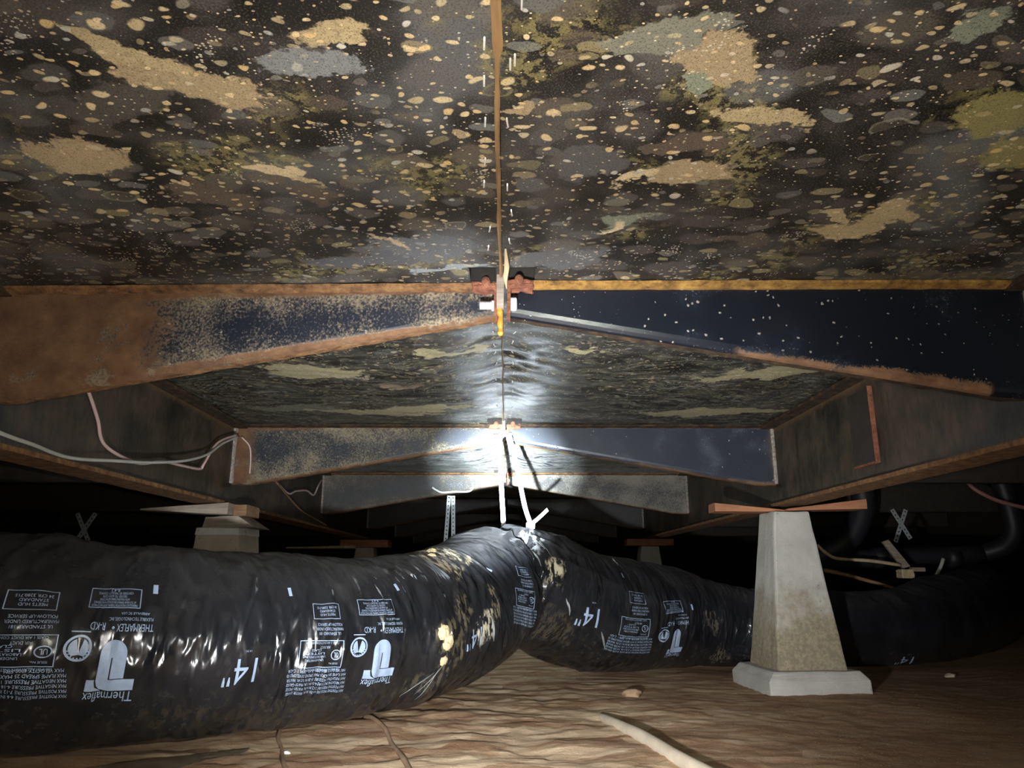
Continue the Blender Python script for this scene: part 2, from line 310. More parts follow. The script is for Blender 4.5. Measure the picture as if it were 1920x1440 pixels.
def mat_dirt():
    n=NT('dry_silty_dirt'); p=n.map(n.obj,sc=(1,1,.2)); st=n.map(p,sc=(.65,1.3,1))
    f=n.noise(n.warp(n.warp(st,4,.16),18,.03),10,8,.66); g=n.noise(p,2.2,4); h=n.noise(p,160,4,.7)
    c=n.ramp(f,[(.30,(.22,.12,.06)),(.42,(.36,.22,.125)),(.54,(.52,.37,.23)),(.70,(.68,.54,.37))])
    fd,fc=n.vor(n.map(n.warp(n.warp(p,6,.09),30,.02),sc=(.6,1.25,1)),15); fs=n.sep(fc)[0]; c=n.mix(n.m_('MULTIPLY',n.ss(fs,.62,.66),.55),c,(.66,.52,.35)); c=n.mix(n.m_('MULTIPLY',n.ss(fs,.30,.26),.5),c,(.25,.14,.075))
    x=n.sep(p)[0]; dark_r=n.ss(n.m_('ADD',x,n.m_('MULTIPLY',n.m_('SUBTRACT',g,.5),1.6)),.25,1.0)
    c=n.mix(n.m_('MULTIPLY',dark_r,.78),c,n.mix(f,(.20,.105,.055),(.36,.23,.135)))  # darker brown towards the right
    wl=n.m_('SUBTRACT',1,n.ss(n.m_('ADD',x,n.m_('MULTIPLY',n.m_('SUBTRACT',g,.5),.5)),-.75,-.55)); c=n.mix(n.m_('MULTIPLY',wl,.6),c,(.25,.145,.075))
    d,cc=n.vor(p,90,1); s=n.sep(cc); pb=n.m_('MULTIPLY',n.m_('SUBTRACT',1,n.ss(d,.10,.2)),n.m_('GREATER_THAN',s[0],.93)); c=n.mix(pb,c,(.5,.43,.33))
    return n.out(c,.9,n.bump(n.m_('ADD',n.m_('ADD',n.m_('MULTIPLY',f,1.5),n.m_('MULTIPLY',fs,.5)),n.m_('ADD',n.m_('MULTIPLY',h,.25),pb)),.7,.010),spec=.2)
def mat_duct():
    n=NT('black_polyethylene_jacket'); n.dim='2D'; uv=n.uv; s,a,_=n.sep(uv)
    st=n.map(uv,sc=(1,.28,1)); wr=n.noise(n.warp(st,6,.10),30,2,.5); w2=n.noise(n.map(uv,rot=(0,0,.5),sc=(1,.3,1)),50,2,.5)
    f=n.noise(uv,7,6,.65); g=n.noise(uv,55,5,.7)
    col=n.ramp(f,[(.3,(.007,.0075,.009)),(.7,(.015,.016,.019))])
    # settled dust on the crown of the jacket, dried mud splash low down
    du=n.m_('SUBTRACT',1,n.ss(n.m_('ADD',a,n.m_('MULTIPLY',n.m_('SUBTRACT',f,.5),.35)),.05,.26)); col=n.mix(n.m_('MULTIPLY',du,.55),col,n.mix(wr,(.016,.016,.0165),(.060,.059,.058)))
    mud=n.m_('MULTIPLY',n.ss(n.m_('ADD',a,n.m_('MULTIPLY',n.m_('SUBTRACT',f,.5),.2)),.36,.46),n.ss(g,.5,.66)); col=n.mix(n.m_('MULTIPLY',mud,.45),col,(.055,.045,.030))
    wp=n.warp(uv,16,.12,4)
    rg=n.ss(n.noise(n.map(uv,rot=(0,0,-.6),sc=(1,.35,1)),75,4,.65),.46,.56)
    for (x,y,rx,ry,an,c,k) in BLOT:
        q=n.v_('LENGTH',n.map(n.v_('SUBTRACT',wp,(x,y,0)),rot=(0,0,an),sc=(1/rx,1/ry,0)))
        mk_=n.m_('MULTIPLY',n.m_('SUBTRACT',1,n.ss(q,.55,1.1)),n.m_('MULTIPLY',rg,k)); col=n.mix(mk_,col,c)
    ro=n.m_('MAXIMUM',n.m_('MULTIPLY_ADD',f,.16,.15),n.m_('MULTIPLY',du,.62))
    cr=n.noise(n.warp(n.map(uv,sc=(1.5,1,1)),9,.05),15,1,.4); hh=n.m_('ADD',n.m_('ADD',wr,n.m_('MULTIPLY',w2,.4)),n.m_('MULTIPLY',cr,2.2)); nb=n.bump(n.m_('MULTIPLY',hh,n.m_('MULTIPLY_ADD',n.ss(s,3.2,3.4),-.55,1)),.55,.010)
    return n.out(col,ro,nb,spec=.55)

# duct stains and painted plastic sheen by the strap (s, arc) are filled in after the path is known
BLOT=[]
MT={}
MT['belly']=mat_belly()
MT['web']=mat_web()
MT['flange']=mat_rust('rusted_flange',1.0)
MT['flange_r']=mat_rust('ochre_flaking_rust',4.0,(.10,.05,.016),(.33,.18,.045),(.50,.33,.09),.33)
MT['flange_k']=mat_rust('dark_rusted_flange',6.0,(.020,.014,.010),(.055,.032,.016),(.14,.08,.03),.40)
MT['rustplate']=mat_rust('red_brown_rust',9.0,(.10,.035,.02),(.22,.085,.05),(.30,.15,.08),.36)
MT['cross']=mat_plain('dark_crossmember_steel',(.028,.023,.018),.55)
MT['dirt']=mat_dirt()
MT['conc']=mat_concrete('grey_cast_concrete',(.40,.40,.36),(.17,.14,.085),.27)
MT['conc_pad']=mat_concrete('damp_concrete_footing',(.42,.42,.38),(.20,.19,.15),-1)
MT['conc_b']=mat_concrete('beige_painted_concrete',(.37,.32,.25),(.30,.25,.19),.30)
MT['conc_w']=mat_concrete('white_limed_concrete',(.55,.54,.50),(.30,.25,.19),-1)
MT['cedar']=mat_wood('reddish_shim_wood',(.37,.165,.085),(.20,.085,.045))
MT['greywood']=mat_wood('weathered_grey_wood',(.30,.26,.21),(.12,.085,.06))
MT['brownwood']=mat_wood('brown_stained_wood',(.24,.15,.08),(.10,.055,.03))
MT['seam']=mat_wood('split_wood_strip',(.36,.22,.10),(.14,.08,.045),(40,4,40))
MT['splinter']=mat_wood('pale_splinter',(.52,.42,.26),(.30,.22,.12),(40,4,40))
MT['foam']=mat_plain('amber_foam_drip',(.50,.23,.03),.5,.5,40)
MT['insul']=mat_plain('pale_yellow_insulation',(.60,.50,.30),.95,.35,60,1)
MT['zinc']=mat_plain('zinc_plated_bolt',(.62,.66,.70),.35,.12,80,.1,.3)
MT['staple']=mat_plain('galvanised_staple',(.70,.69,.66),.35,.12,80,.1,.4)
MT['strapw']=mat_plain('white_nylon_strap',(.80,.82,.84),.45,.06,60,.1)
MT['galv']=mat_plain('perforated_galvanised_strap',(.42,.45,.46),.45,.25,60,.2,.3)
MT['pink']=mat_plain('pinkish_wire_jacket',(.52,.38,.34),.5,.1)
MT['greywire']=mat_plain('grey_wire_jacket',(.42,.43,.40),.5,.1)
MT['abs']=mat_plain('black_drain_pipe_plastic',(.014,.015,.018),.5,.2,20,.1)
MT['pvc']=mat_plain('dusty_pvc',(.50,.43,.33),.65,.22,18,.3)
MT['cord']=mat_plain('dirty_cord',(.30,.20,.12),.9,.3)
MT['film']=mat_plain('dirty_plastic_film',(.20,.16,.11),.35,.5,30,.5)
MT['dark']=mat_plain('dark_skirting',(.03,.027,.022),.8)
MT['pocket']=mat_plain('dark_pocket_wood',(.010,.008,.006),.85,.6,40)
MT['print']=mat_plain('pale_blue_print',(.27,.35,.48),.4,.12,50,.1)
MT['redpex']=mat_plain('reddish_pipe',(.30,.15,.13),.5,.1)
MT['weld']=mat_plain('weld_bead',(.25,.22,.19),.5,.6,120,1)
MT['tear']=mat_plain('torn_clear_plastic',(.20,.21,.20),.2,.3,40,.3)

ZB=.917; OUT=[1.385,2.81,4.22,5.63,7.05,8.46]; BX=1.03
# ------------------------------------------------------------------ setting: floor, ceiling membrane, skirting
def grid(xs,ys,zf,skip=None):
    X,Y=np.meshgrid(xs,ys); Z=zf(X,Y); V=np.stack([X,Y,Z],-1).reshape(-1,3); nx=len(xs); F=[]
    for j in range(len(ys)-1):
        for i in range(nx-1):
            if skip and skip((xs[i]+xs[i+1])/2,(ys[j]+ys[j+1])/2): continue
            F.append((j*nx+i,j*nx+i+1,(j+1)*nx+i+1,(j+1)*nx+i))
    return V,F
def floor_z(X,Y):
    w=noise(X*2.1,Y*2.1,3)*.15
    n1=fbm(X*5.5+w,Y*9+w*3,11,3); q=n1*3.2; fl=np.floor(q); fr=q-fl; ter=(fl+np.clip((fr-.72)/.28,0,1)**2*(3-2*np.clip((fr-.72)/.28,0,1)))/3.2
    near=np.clip((3.4-Y)/.8,0,1)*np.clip((Y-.6)/.4,0,1)
    left=np.clip((.75-X)/.7,.15,1)
    z=.007*ter*near*left+.006*fbm(X*1.5,Y*1.5,5)+.003*noise(X*22,Y*34,8)*near-.008
    z=z+.20*np.clip((X-1.7-.35*(Y-3.0))/1.6,0,1)**1.3*np.clip((Y-2.2)/1,0,1)*np.clip((6.5-Y)/2,0,1)
    return z
xs=np.unique(np.concatenate([np.linspace(-5,-1.4,19),np.arange(-1.4,1.9,.0125),np.linspace(1.9,5,32)]))
ys=np.unique(np.concatenate([np.linspace(-1.5,1.2,16),np.arange(1.2,3.4,.0125),np.linspace(3.4,11,40)]))
V,F=grid(xs,ys,floor_z)
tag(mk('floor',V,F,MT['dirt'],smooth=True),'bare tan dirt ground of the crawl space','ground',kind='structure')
def belly_z(X,Y):
    z=np.full(X.shape,ZB)
    z=z+.004*fbm(X*3,Y*3,21,3)*np.clip(np.abs(X)/.1,0,1)
    for a,b,am in ((OUT[0],OUT[1],.036),(OUT[1],OUT[2],.05),(OUT[2],OUT[3],.04)):
        t=np.clip((Y-a)/(b-a),0,1); win=np.sin(np.pi*t)**1.0
        wv=.09+.03*noise(Y*4,Y*0+np.sign(X)*3,31)
        z=z+am*win*np.exp(-(np.abs(X)/wv)**1.6)+win*(.0035*np.sin(Y*46+12*np.abs(X)+4*noise(X*6,Y*5,33))+.0022*np.sin(Y*88+25*np.abs(X)+5*noise(X*9,Y*7,34)))*np.exp(-np.abs(X)/.35)
        z=z-.012*win*np.exp(-((np.abs(X)-.4)/.3)**2)
    return z
def film(x,y):
    wx=x+.028*fbm(x*11,y*11,101,3); wy=y+.028*fbm(x*11,y*11,131,3); C=np.zeros((len(x),4)); C[:,:3]=.1
    for (cx,cy,rx,ry,a,c,st) in PATCH:
        k=np.clip(cy/1.0,.75,2.0)
        a_=-a
        dx=x+(wx-x)*min(k,1.6)-cx; dy=y+(wy-y)*min(k,1.6)-cy; u=(dx*math.cos(a_)+dy*math.sin(a_))/rx; v=(-dx*math.sin(a_)+dy*math.cos(a_))/ry
        m=np.clip(1-.5*np.sqrt(u*u+v*v),0,1); m=np.where(m>.5,.5+(m-.5)*1.4,m); q=m>C[:,3]; C[q,:3]=c; C[q,3]=m[q]
    return C
ceil_o=tag(empty('ceiling'),'mould-speckled black underbelly membrane of the house above','ceiling',kind='structure')
BOARD={}
for sgn,nm in ((-1,'left'),(1,'right')):
    xs=np.unique(np.round(np.concatenate([[.0003],np.arange(.012,1.045,.0045),[.062],np.linspace(1.1,4.8,16)]),4))
    ys=[-.8,-.4,0,.2,.35]+list(np.arange(.5,2.9,.0055))+list(np.arange(2.9,5.7,.02))+list(np.linspace(5.8,11,24))
    for d in OUT[:3]: ys+=[d-.094,d-.028]
    ys=np.unique(np.round(ys,4))
    def skip(x,y): return .012<x<.062 and any(d-.094<y<d-.028 for d in OUT[:3])
    V,F=grid(xs,ys,lambda X,Y: belly_z(X*sgn,Y),skip); V=V.copy(); V[:,0]*=sgn
    if sgn<0: F=[q[::-1] for q in F]
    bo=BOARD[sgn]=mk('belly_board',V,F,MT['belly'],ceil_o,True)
    at=bo.data.color_attributes.new('film','FLOAT_COLOR','POINT'); at.data.foreach_set('color',film(V[:,0],V[:,1]).ravel())
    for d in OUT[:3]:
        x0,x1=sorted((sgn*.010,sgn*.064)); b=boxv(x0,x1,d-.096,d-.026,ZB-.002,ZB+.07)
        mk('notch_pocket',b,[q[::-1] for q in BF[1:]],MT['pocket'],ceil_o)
# split wood strip along the seam
cy=np.arange(.2,5.6,.012); w=.0028+.0022*np.clip(noise(cy*7,cy*0,41)+.25,0,1.5)+.0012*np.clip(noise(cy*30,cy*0,42),0,1)
w=np.where(cy>1.38,w*.55,w); w=np.where((cy<.70),w*1.5,w); cx=-.004+.002*noise(cy*5,cy*0,44)
S=[]
for i,y in enumerate(cy):
    zt=float(belly_z(np.array([0.]),np.array([y]))[0]); S.append([(cx[i]-w[i],y,zt+.01),(cx[i]-w[i]*.7,y,zt-.004),(cx[i]+w[i]*.2,y,zt-.007),(cx[i]+w[i],y,zt-.003),(cx[i]+w[i],y,zt+.01)])
V,F=sweep(S); mk('seam_strip',V,F,MT['seam'],ceil_o)
# staples
st=[(-.016,.685,.05),(-.018,.747,.03),(-.019,.828,.05),(-.022,.921,.1),(-.025,.982,.06),(-.02,1.129,.12),(-.024,1.202,.1),(.023,.626,0),(.017,.711,0),(.012,.718,.0),(.009,.829,-.1),(.009,.991,.0),(.016,1.071,-.1),(.013,1.174,-.1),(.007,1.252,-.1)]
for k in range(13): st.append((-.026+.006*random.random(),1.43+k*.10+.03*random.random(),random.uniform(-.3,.3)))
for k in range(13): st.append((.022+.007*random.random(),1.42+k*.10+.03*random.random(),random.uniform(-.3,.3)))
for k in range(6): st.append((-.025,2.9+k*.2+.05*random.random(),random.uniform(-.3,.3))); st.append((.025,2.95+k*.2,random.uniform(-.3,.3)))
V,F=tube([(0,-.0075,.006),(0,-.0072,.0008),(0,-.006,-.0012),(0,.006,-.0012),(0,.0072,.0008),(0,.0075,.006)],.0011,6)
s0=mk('staple',V,F,MT['staple'],BOARD[-1])
for i,(x,y,a) in enumerate(st):
    o=s0 if i==0 else s0.copy()
    if i: COL.objects.link(o); o.parent=BOARD[-1 if x<0 else 1]
    o.location=(x,y,float(belly_z(np.array([x]),np.array([y]))[0])-.001); o.rotation_euler=(0,0,a); 
    if y<1.3: o.scale=(1.1,1.25,1)
# skirting walls far around
tag(mk('wall_back',boxv(-4.8,4.8,10.6,10.65,-.05,1.0),BF,MT['dark']),'dark skirting at the far end of the crawl space','wall',kind='structure')
tag(mk('wall_left',boxv(-4.8,-4.75,-1.4,10.6,-.05,1.0),BF,MT['dark']),'dark skirting along the left edge of the crawl space','wall',kind='structure')
tag(mk('wall_right',boxv(4.75,4.8,-1.4,10.6,-.05,1.0),BF,MT['dark']),'dark skirting along the right edge of the crawl space','wall',kind='structure')
tag(mk('wall_front',boxv(-4.8,4.8,-1.45,-1.4,-.05,1.0),BF,MT['dark']),'dark skirting behind the viewer','wall',kind='structure')

# ------------------------------------------------------------------ main beams
BZ0=.604; BZ1=.912
def main_beam(sgn,label):
    root=empty('main_beam',(sgn*BX,4,BZ0)); tag(root,label,'steel beam','main chassis beams')
    ys=np.arange(-.8,9.6,.1); wv=.002
    sec=lambda y,x0,x1,z0,z1:[(x0,y,z0),(x1,y,z0),(x1,y,z1),(x0,y,z1)]
    V,F=sweep([sec(y,sgn*BX-.003,sgn*BX+.003,BZ0+.006,BZ1-.006) for y in ys])
    uv=[(q[1],(q[2]-BZ0)/(BZ1-BZ0)) for q in V]; mk('web',V,F,MT['web'],root,uv=uv)
    yy=np.arange(-.8,9.6,.02); S=[]
    for y in yy:
        j=.002*float(noise(y*9,sgn*3.3,51))+.0015*float(noise(y*33,sgn,52)); S.append(sec(y,sgn*BX-.05+(j if sgn>0 else 0),sgn*BX+.05-(0 if sgn>0 else j),BZ0-.001+j*.4,BZ0+.010))
    V,F=sweep(S); mk('bottom_flange',V,F,MT['flange'],root)
    V,F=sweep([sec(y,sgn*BX-.05,sgn*BX+.05,BZ1-.010,BZ1) for y in (-.8,9.5)]); mk('top_flange',V,F,MT['flange_k'],root)
    return root
bl=main_beam(-1,'long dark steel I-beam on the left with loose wires along it')
br=main_beam(1,'long dark steel I-beam on the right resting on the grey pyramid pier')
xw=BX-.003
mk('stiffener_plate',boxv(xw-.010,xw,2.02,2.15,.665,.872),BF,MT['cross'],br)
V,F=join((boxv(xw-.013,xw,2.016,2.020,.66,.875),BF),(boxv(xw-.012,xw,2.02,2.15,.659,.665),BF)); mk('plate_edge',V,F,MT['rustplate'],br)

# ------------------------------------------------------------------ tapered outriggers
def outrigger(sgn,d,mat,fl_top,fl_bot,label,skew=0,detail=True):
    root=empty('outrigger',(sgn*BX,d,.69)); tag(root,label,'steel bracket','tapered outriggers reaching from the beams to the seam')
    X0=.014; X1=BX-.004; n=24; ZT=ZB-.006
    dep=lambda t:.058+(.222-.058)*min(1,t/.93)
    sec=[];uv=[]
    for k in range(n+1):
        t=k/n; x=sgn*(X0+(X1-X0)*t); y=d+skew*t; zb=ZT-dep(t); th=.004
        out=[(y,ZT),(y,zb+.016),(y+.0025,zb+.008),(y+.007,zb+.0025),(y+.014,zb)]
        inn=[(y+.014,zb+th),(y+.009,zb+.0065),(y+.006,zb+.011),(y+th,zb+.017),(y+th,ZT)]
        sec.append([(x,a,b) for a,b in out+inn]); uv+=[(t,(b-zb)/(ZT-zb)) for a,b in out+inn]
    V,F=sweep(sec); mk('web',V,F,mat,root,smooth=False,uv=uv)
    S=[];S2=[]
    for k in range(81):
        t=k/80; x=sgn*(X0+(X1-X0)*t); y=d+skew*t; zb=ZT-dep(t); j=.0012*float(noise(t*30,d+sgn,61)); 
        S.append([(x,y+.014,zb+j),(x,y+.034,zb+j*1.5),(x,y+.034,zb+.005),(x,y+.014,zb+.004)])
        f0=.026+.003*float(noise(t*26,d*3+sgn,62)); S2.append([(x,y-f0,ZT-.001),(x,y-f0,ZT+.004),(x,y+.02,ZT+.004),(x,y+.0005,ZT-.005+j),(x,y-.006,ZT-.006+j*2)])
    V,F=sweep(S); mk('bottom_flange',V,F,fl_bot,root)
    V,F=sweep(S2); mk('top_flange',V,F,fl_top,root)
    if detail:
        V,F=rough_solid(boxv(*sorted((sgn*.009,sgn*.016)),d-.028,d+.03,ZT-.062,ZT+.004),BF,1,.001,.001,3); mk('end_plate',V,F,MT['rustplate'],root)
        V,F=rough_solid(boxv(*sorted((sgn*.014,sgn*.058)),d-.028,d+.002,ZT-.011,ZT+.004),BF,3,.0045,.002,5+d,60); mk('tie_tab',V,F,MT['rustplate'],root)
        hx=sgn*.032; V=[];F=[]
        prof=[(0,.017),(.004,.0165),(.008,.013),(.011,.006)]
        for q,(h,r) in enumerate(prof):
            for k in range(14): a=2*np.pi*k/14; V.append((hx+r*.55*np.cos(a),d-.026-h*.8,ZT+.004+r*.75*np.sin(a)))
        for q in range(3):
            for k in range(14): F.append((q*14+k,q*14+(k+1)%14,q*14+14+(k+1)%14,q*14+14+k))
        F.append(tuple(42+k for k in range(14))); F.append(tuple(range(13,-1,-1))); mk('rusted_nut',V,F,MT['rustplate'],root)
        by,bz=d-.017,ZT-.040
        def cyl(x0,x1,r,n,ridge=0):
            m=max(2,int(abs(x1-x0)/.0016) if ridge else 2); S=[]
            for i in range(m):
                x=x0+(x1-x0)*i/(m-1); rr=r-(ridge if i%2 else 0); S.append([(x,by+rr*np.cos(2*np.pi*k/n+.5),bz+rr*np.sin(2*np.pi*k/n+.5)) for k in range(n)])
            return sweep(S)
        if sgn<0: V,F=join(cyl(-.016,-.044,.0085,12,.0012),cyl(-.016,-.021,.0115,6))
        else: V,F=join(cyl(.016,.0265,.0140,6),cyl(.0265,.0275,.011,12))
        mk('bolt',V,F,MT['zinc'],root)
    pts=[(sgn*(X1-.002),d+skew-.004,ZT-.004-.215*k/14+.002*random.random()) for k in range(15)]
    V,F=tube(pts,[.007+.003*random.random() for _ in range(15)],7); mk('weld_bead',V,F,MT['weld'],root)
    return root
L1=mat_steel('left_outrigger_steel',1.7,rust_u=.66,rust_soft=.16,dust=.50,dustc=(.34,.27,.17),edge=.10,drips=.25)
R1=mat_steel('right_outrigger_steel',5.1,rust_u=1.02,rust_soft=.09,dust=.335,dustc=(.40,.35,.27),edge=.0,drips=.75,rough=.27,paint=(.006,.008,.013),low=(.44,.90,.085))
L2=mat_steel('second_left_outrigger_steel',8.2,rust_u=.93,rust_soft=.03,dust=.49,dustc=(.33,.28,.17),edge=.06,paint=(.018,.023,.032),drips=.4)
R2=mat_steel('second_right_outrigger_steel',11.3,rust_u=1.0,rust_soft=.03,dust=.37,dustc=(.26,.24,.2),edge=.02,paint=(.022,.028,.038),drips=.3)
L3=mat_steel('third_left_outrigger_steel',14.4,rust_u=1.1,rust_soft=.1,dust=.52,dustc=(.28,.25,.19),edge=.03,paint=(.045,.05,.055),drips=.2)
R3=mat_steel('third_right_outrigger_steel',17.5,rust_u=1.1,rust_soft=.1,dust=.56,dustc=(.30,.28,.23),edge=.03,paint=(.045,.05,.055),drips=.2)
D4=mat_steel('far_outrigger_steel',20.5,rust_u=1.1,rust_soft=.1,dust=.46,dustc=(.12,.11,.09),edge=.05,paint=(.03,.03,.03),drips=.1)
outrigger(-1,OUT[0],L1,MT['flange'],MT['flange'],'nearest left tapered steel bracket with brown rust at its wide outer end',.025)
outrigger(1,OUT[0]-.01,R1,MT['flange_r'],MT['flange_k'],'nearest right tapered steel bracket, shiny blue-black with white specks',-.012)
outrigger(-1,OUT[1],L2,MT['flange_k'],MT['flange'],'second left tapered steel bracket with tan dust along its lower edge')
outrigger(1,OUT[1],R2,MT['flange_k'],MT['flange'],'second right tapered steel bracket, smooth blue-grey, behind the shiny nearest one')
outrigger(-1,OUT[2],L3,MT['flange'],MT['flange'],'third left tapered steel bracket, streaky grey, behind the white hanging strap')
outrigger(1,OUT[2],R3,MT['flange'],MT['flange_k'],'third right tapered steel bracket, pale grey with dark peeling spots')
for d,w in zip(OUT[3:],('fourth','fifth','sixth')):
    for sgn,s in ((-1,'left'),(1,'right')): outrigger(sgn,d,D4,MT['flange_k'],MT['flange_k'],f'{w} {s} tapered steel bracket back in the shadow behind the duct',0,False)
# rust stain weld: crossmembers on the outer side of each beam
for i,d in enumerate(OUT[:5]):
    for sgn,s in ((-1,'left'),(1,'right')):
        S=[]
        for x in np.linspace(BX+.004,3.3,20):
            x*=sgn; zb=.700+.002*float(noise(x*3,d,71)); S.append([(x,d,ZB-.006),(x,d,zb+.01),(x,d+.006,zb),(x,d+.05,zb),(x,d+.05,zb+.004),(x,d+.008,zb+.005),(x,d+.004,zb+.012),(x,d+.004,ZB-.006)])
        V,F=sweep(S); o=top('crossmember',V,F,MT['cross'],(sgn*2.1,d,.70))
        tag(o,f"{('first','second','third','fourth','fifth')[i]} dark steel crossmember beyond the {s} beam, counted from the viewer",'steel beam','crossmembers outside the main beams')
for sgn,s in ((-1,'left'),(1,'right')):
    root=empty('outer_beam',(sgn*3.33,4,BZ0)); tag(root,f'outer steel I-beam far back in the dark on the {s} side','steel beam','outer chassis beams')
    x=sgn*3.33
    mk('web',boxv(x-.003,x+.003,-.8,9.5,BZ0+.01,BZ1-.01),BF,MT['cross'],root); mk('bottom_flange',boxv(x-.05,x+.05,-.8,9.5,BZ0,BZ0+.01),BF,MT['flange_k'],root); mk('top_flange',boxv(x-.05,x+.05,-.8,9.5,BZ1-.01,BZ1),BF,MT['flange_k'],root)

# wood wedge, splinter and foam drip hanging at the first joint; smaller ones at the next two
def wedge(d,sc,lab):
    V,F=rough_solid(boxv(-.0105*sc,.003*sc,d-.062,d-.044,ZB-.066*sc,ZB+.04),BF,3,.0012,.001,4,50); o=top('wood_wedge',V,F,MT['greywood'],(-.004,d-.05,ZB-.06*sc)); tag(o,lab,'wood piece','wood wedges driven into the seam'); return o
wedge(OUT[0],1,'grey wood wedge hanging between the two bolts of the nearest joint')
wedge(OUT[1],.8,'small brightly lit wood wedge at the joint where the white strap is tied')
wedge(OUT[2],.9,'wood wedge at the third joint seen between the strands of white strap')
V,F=tube([(.006,1.20,ZB-.004),(.008,1.26,ZB-.012),(.006,1.285,ZB-.022),(.008,1.31,ZB-.034)],[.002,.005,.004,.0008],7,4,.5); tag(top('wood_splinter',V,F,MT['splinter'],(.007,1.3,ZB-.03)),'pale pointed wood splinter hanging beside the grey wedge','wood piece')
V,F=tube([(-.004,1.333,.858),(-.0045,1.333,.845),(-.003,1.334,.835),(-.004,1.334,.822),(-.003,1.335,.812),(-.0035,1.335,.804),(-.0035,1.335,.799)],[.003,.0062,.0045,.006,.004,.0062,.003],10,5); tag(top('foam_drip',V,F,MT['foam'],(-.004,1.335,.80),smooth=True),'knobbly amber foam drip below the nearest grey wedge','foam')

# ------------------------------------------------------------------ piers, shims
def pier(cx,cy,zt,hb,ht,pad,rot,mats,label,white=None):
    root=empty('concrete_pier',(cx,cy,0)); tag(root,label,'pier','pyramid piers under the main beams'); pz=.060
    c,s=math.cos(rot),math.sin(rot); T=lambda v:[(cx+x*c-y*s,cy+x*s+y*c,z) for x,y,z in v]
    fr=lambda h0,h1,z0,z1:[(-h0,-h0,z0),(h0,-h0,z0),(h0,h0,z0),(-h0,h0,z0),(-h1,-h1,z1),(h1,-h1,z1),(h1,h1,z1),(-h1,h1,z1)]
    v=T(fr(pad,pad,-.03,pz*.55)); w=T(fr(pad,pad-.022,pz*.55,pz)); S=[v[:4],v[4:],w[4:]]; V,F=sweep(S)
    V,F=rough_solid(V,F,5,.0022,.006,2); mk('footing',V,F,mats[1],root)
    V,F=rough_solid(T(fr(hb,ht,pz-.004,zt)),BF,9,.0018,.008,7); mk('column',V,F,mats[0],root)
    if white:
        k=.024/(zt-pz)*(hb-ht); V,F=rough_solid(T(fr(ht+k+.0008,ht+.0008,zt-.024,zt+.001)),BF,5,.0012,.002,9); mk('limed_cap',V,F,white,root)
    return root
def shim(x0,x1,y0,y1,z,t0,t1,mat,label,dz0=0,dz1=0):
    v=[(x0,y0,z+dz0),(x1,y0,z+dz1),(x1,y1,z+dz1),(x0,y1,z+dz0),(x0,y0,z+dz0+t0),(x1,y0,z+dz1+t1),(x1,y1,z+dz1+t1),(x0,y1,z+dz0+t0)]
    V,F=rough_solid(v,BF,3,.0012,.0006,3,30); o=top('wood_shim',V,F,mat,((x0+x1)/2,(y0+y1)/2,z)); tag(o,label,'shim','wood shims on the piers'); return o
pier(1.0,2.70,.578,.119,.064,.168,R(4),(MT['conc'],MT['conc_pad']),'tall grey concrete pyramid pier on a square footing, right foreground')
shim(.745,.99,2.66,2.75,.579,.030,.006,MT['cedar'],'reddish wood wedge sticking out left over the grey pier in front')
shim(.99,1.27,2.63,2.72,.580,.006,.034,MT['cedar'],'reddish wood wedge sticking out right over the grey pier in front',0,.006)
pier(-.985,2.72,.520,.115,.078,.16,R(-7),(MT['conc_b'],MT['conc_pad']),'beige concrete pier with a white top, half hidden behind the left duct',MT['conc_w'])
v=[(-1.045,2.63,.521),(-.86,2.63,.521),(-.86,2.79,.521),(-1.045,2.79,.521),(-1.035,2.63,.556),(-.925,2.63,.562),(-.925,2.79,.562),(-1.035,2.79,.556)]
V,F=rough_solid(v,BF,3,.0015,.001,3,30); tag(top('wood_block',V,F,MT['greywood'],(-.95,2.7,.521)),'weathered tapered wood block on top of the white-topped left pier','wood block')
shim(-1.25,-.95,2.60,2.70,.563,.006,.040,MT['greywood'],'long grey wedge pointing left over the white-topped pier',.014,0)
shim(-.945,-.90,2.64,2.78,.562,.038,.038,MT['brownwood'],'short brown wood block between left beam and white-topped pier')
pier(-1.0,5.5,.545,.119,.064,.168,0,(MT['conc_b'],MT['conc_pad']),'far left concrete pier in the dark under the left beam')
shim(-1.17,-.83,5.40,5.56,.547,.05,.05,MT['cedar'],'dim reddish wood block on the far left pier')
shim(-1.52,-1.05,5.3,5.38,.535,.008,.02,MT['splinter'],'thin pale board beside the far left pier top')
pier(1.03,5.5,.555,.119,.064,.168,0,(MT['conc'],MT['conc_pad']),'far right concrete pier, only its top showing over the duct')
shim(.86,1.19,5.38,5.5,.558,.045,.045,MT['cedar'],'reddish wood block on the far right pier top')

# ------------------------------------------------------------------ insulated flexible duct
DP=np.array([(-2.7,1.75,.34,.215),(-1.9,1.70,.28,.215),(-1.15,1.655,.237,.224),(-.86,1.745,.212,.216),(-.58,1.94,.205,.210),(-.37,2.13,.203,.206),(-.20,2.34,.235,.204),(-.095,2.47,.286,.200),(-.025,2.58,.335,.188),(.10,2.665,.312,.198),(.31,2.83,.234,.207),(.54,3.02,.206,.203),(.74,3.11,.184,.18),(.92,3.13,.158,.156),(1.2,3.10,.148,.148),(1.58,3.17,.152,.152),(1.9,3.38,.180,.178),(2.25,3.72,.20,.185),(2.55,4.2,.22,.20),(2.8,5.0,.23,.20),(2.9,6.2,.24,.20)])
DC=catmull(DP,60); seg=np.linalg.norm(np.diff(DC[:,:3],axis=0),axis=1); DS=np.concatenate([[0],np.cumsum(seg)])
DSM=np.copy(DC)
ker=np.hanning(17); ker/=ker.sum()
for k in range(4): DSM[:,k]=np.convolve(np.pad(DC[:,k],8,mode='edge'),ker,'valid')
kink=DS[8*60]
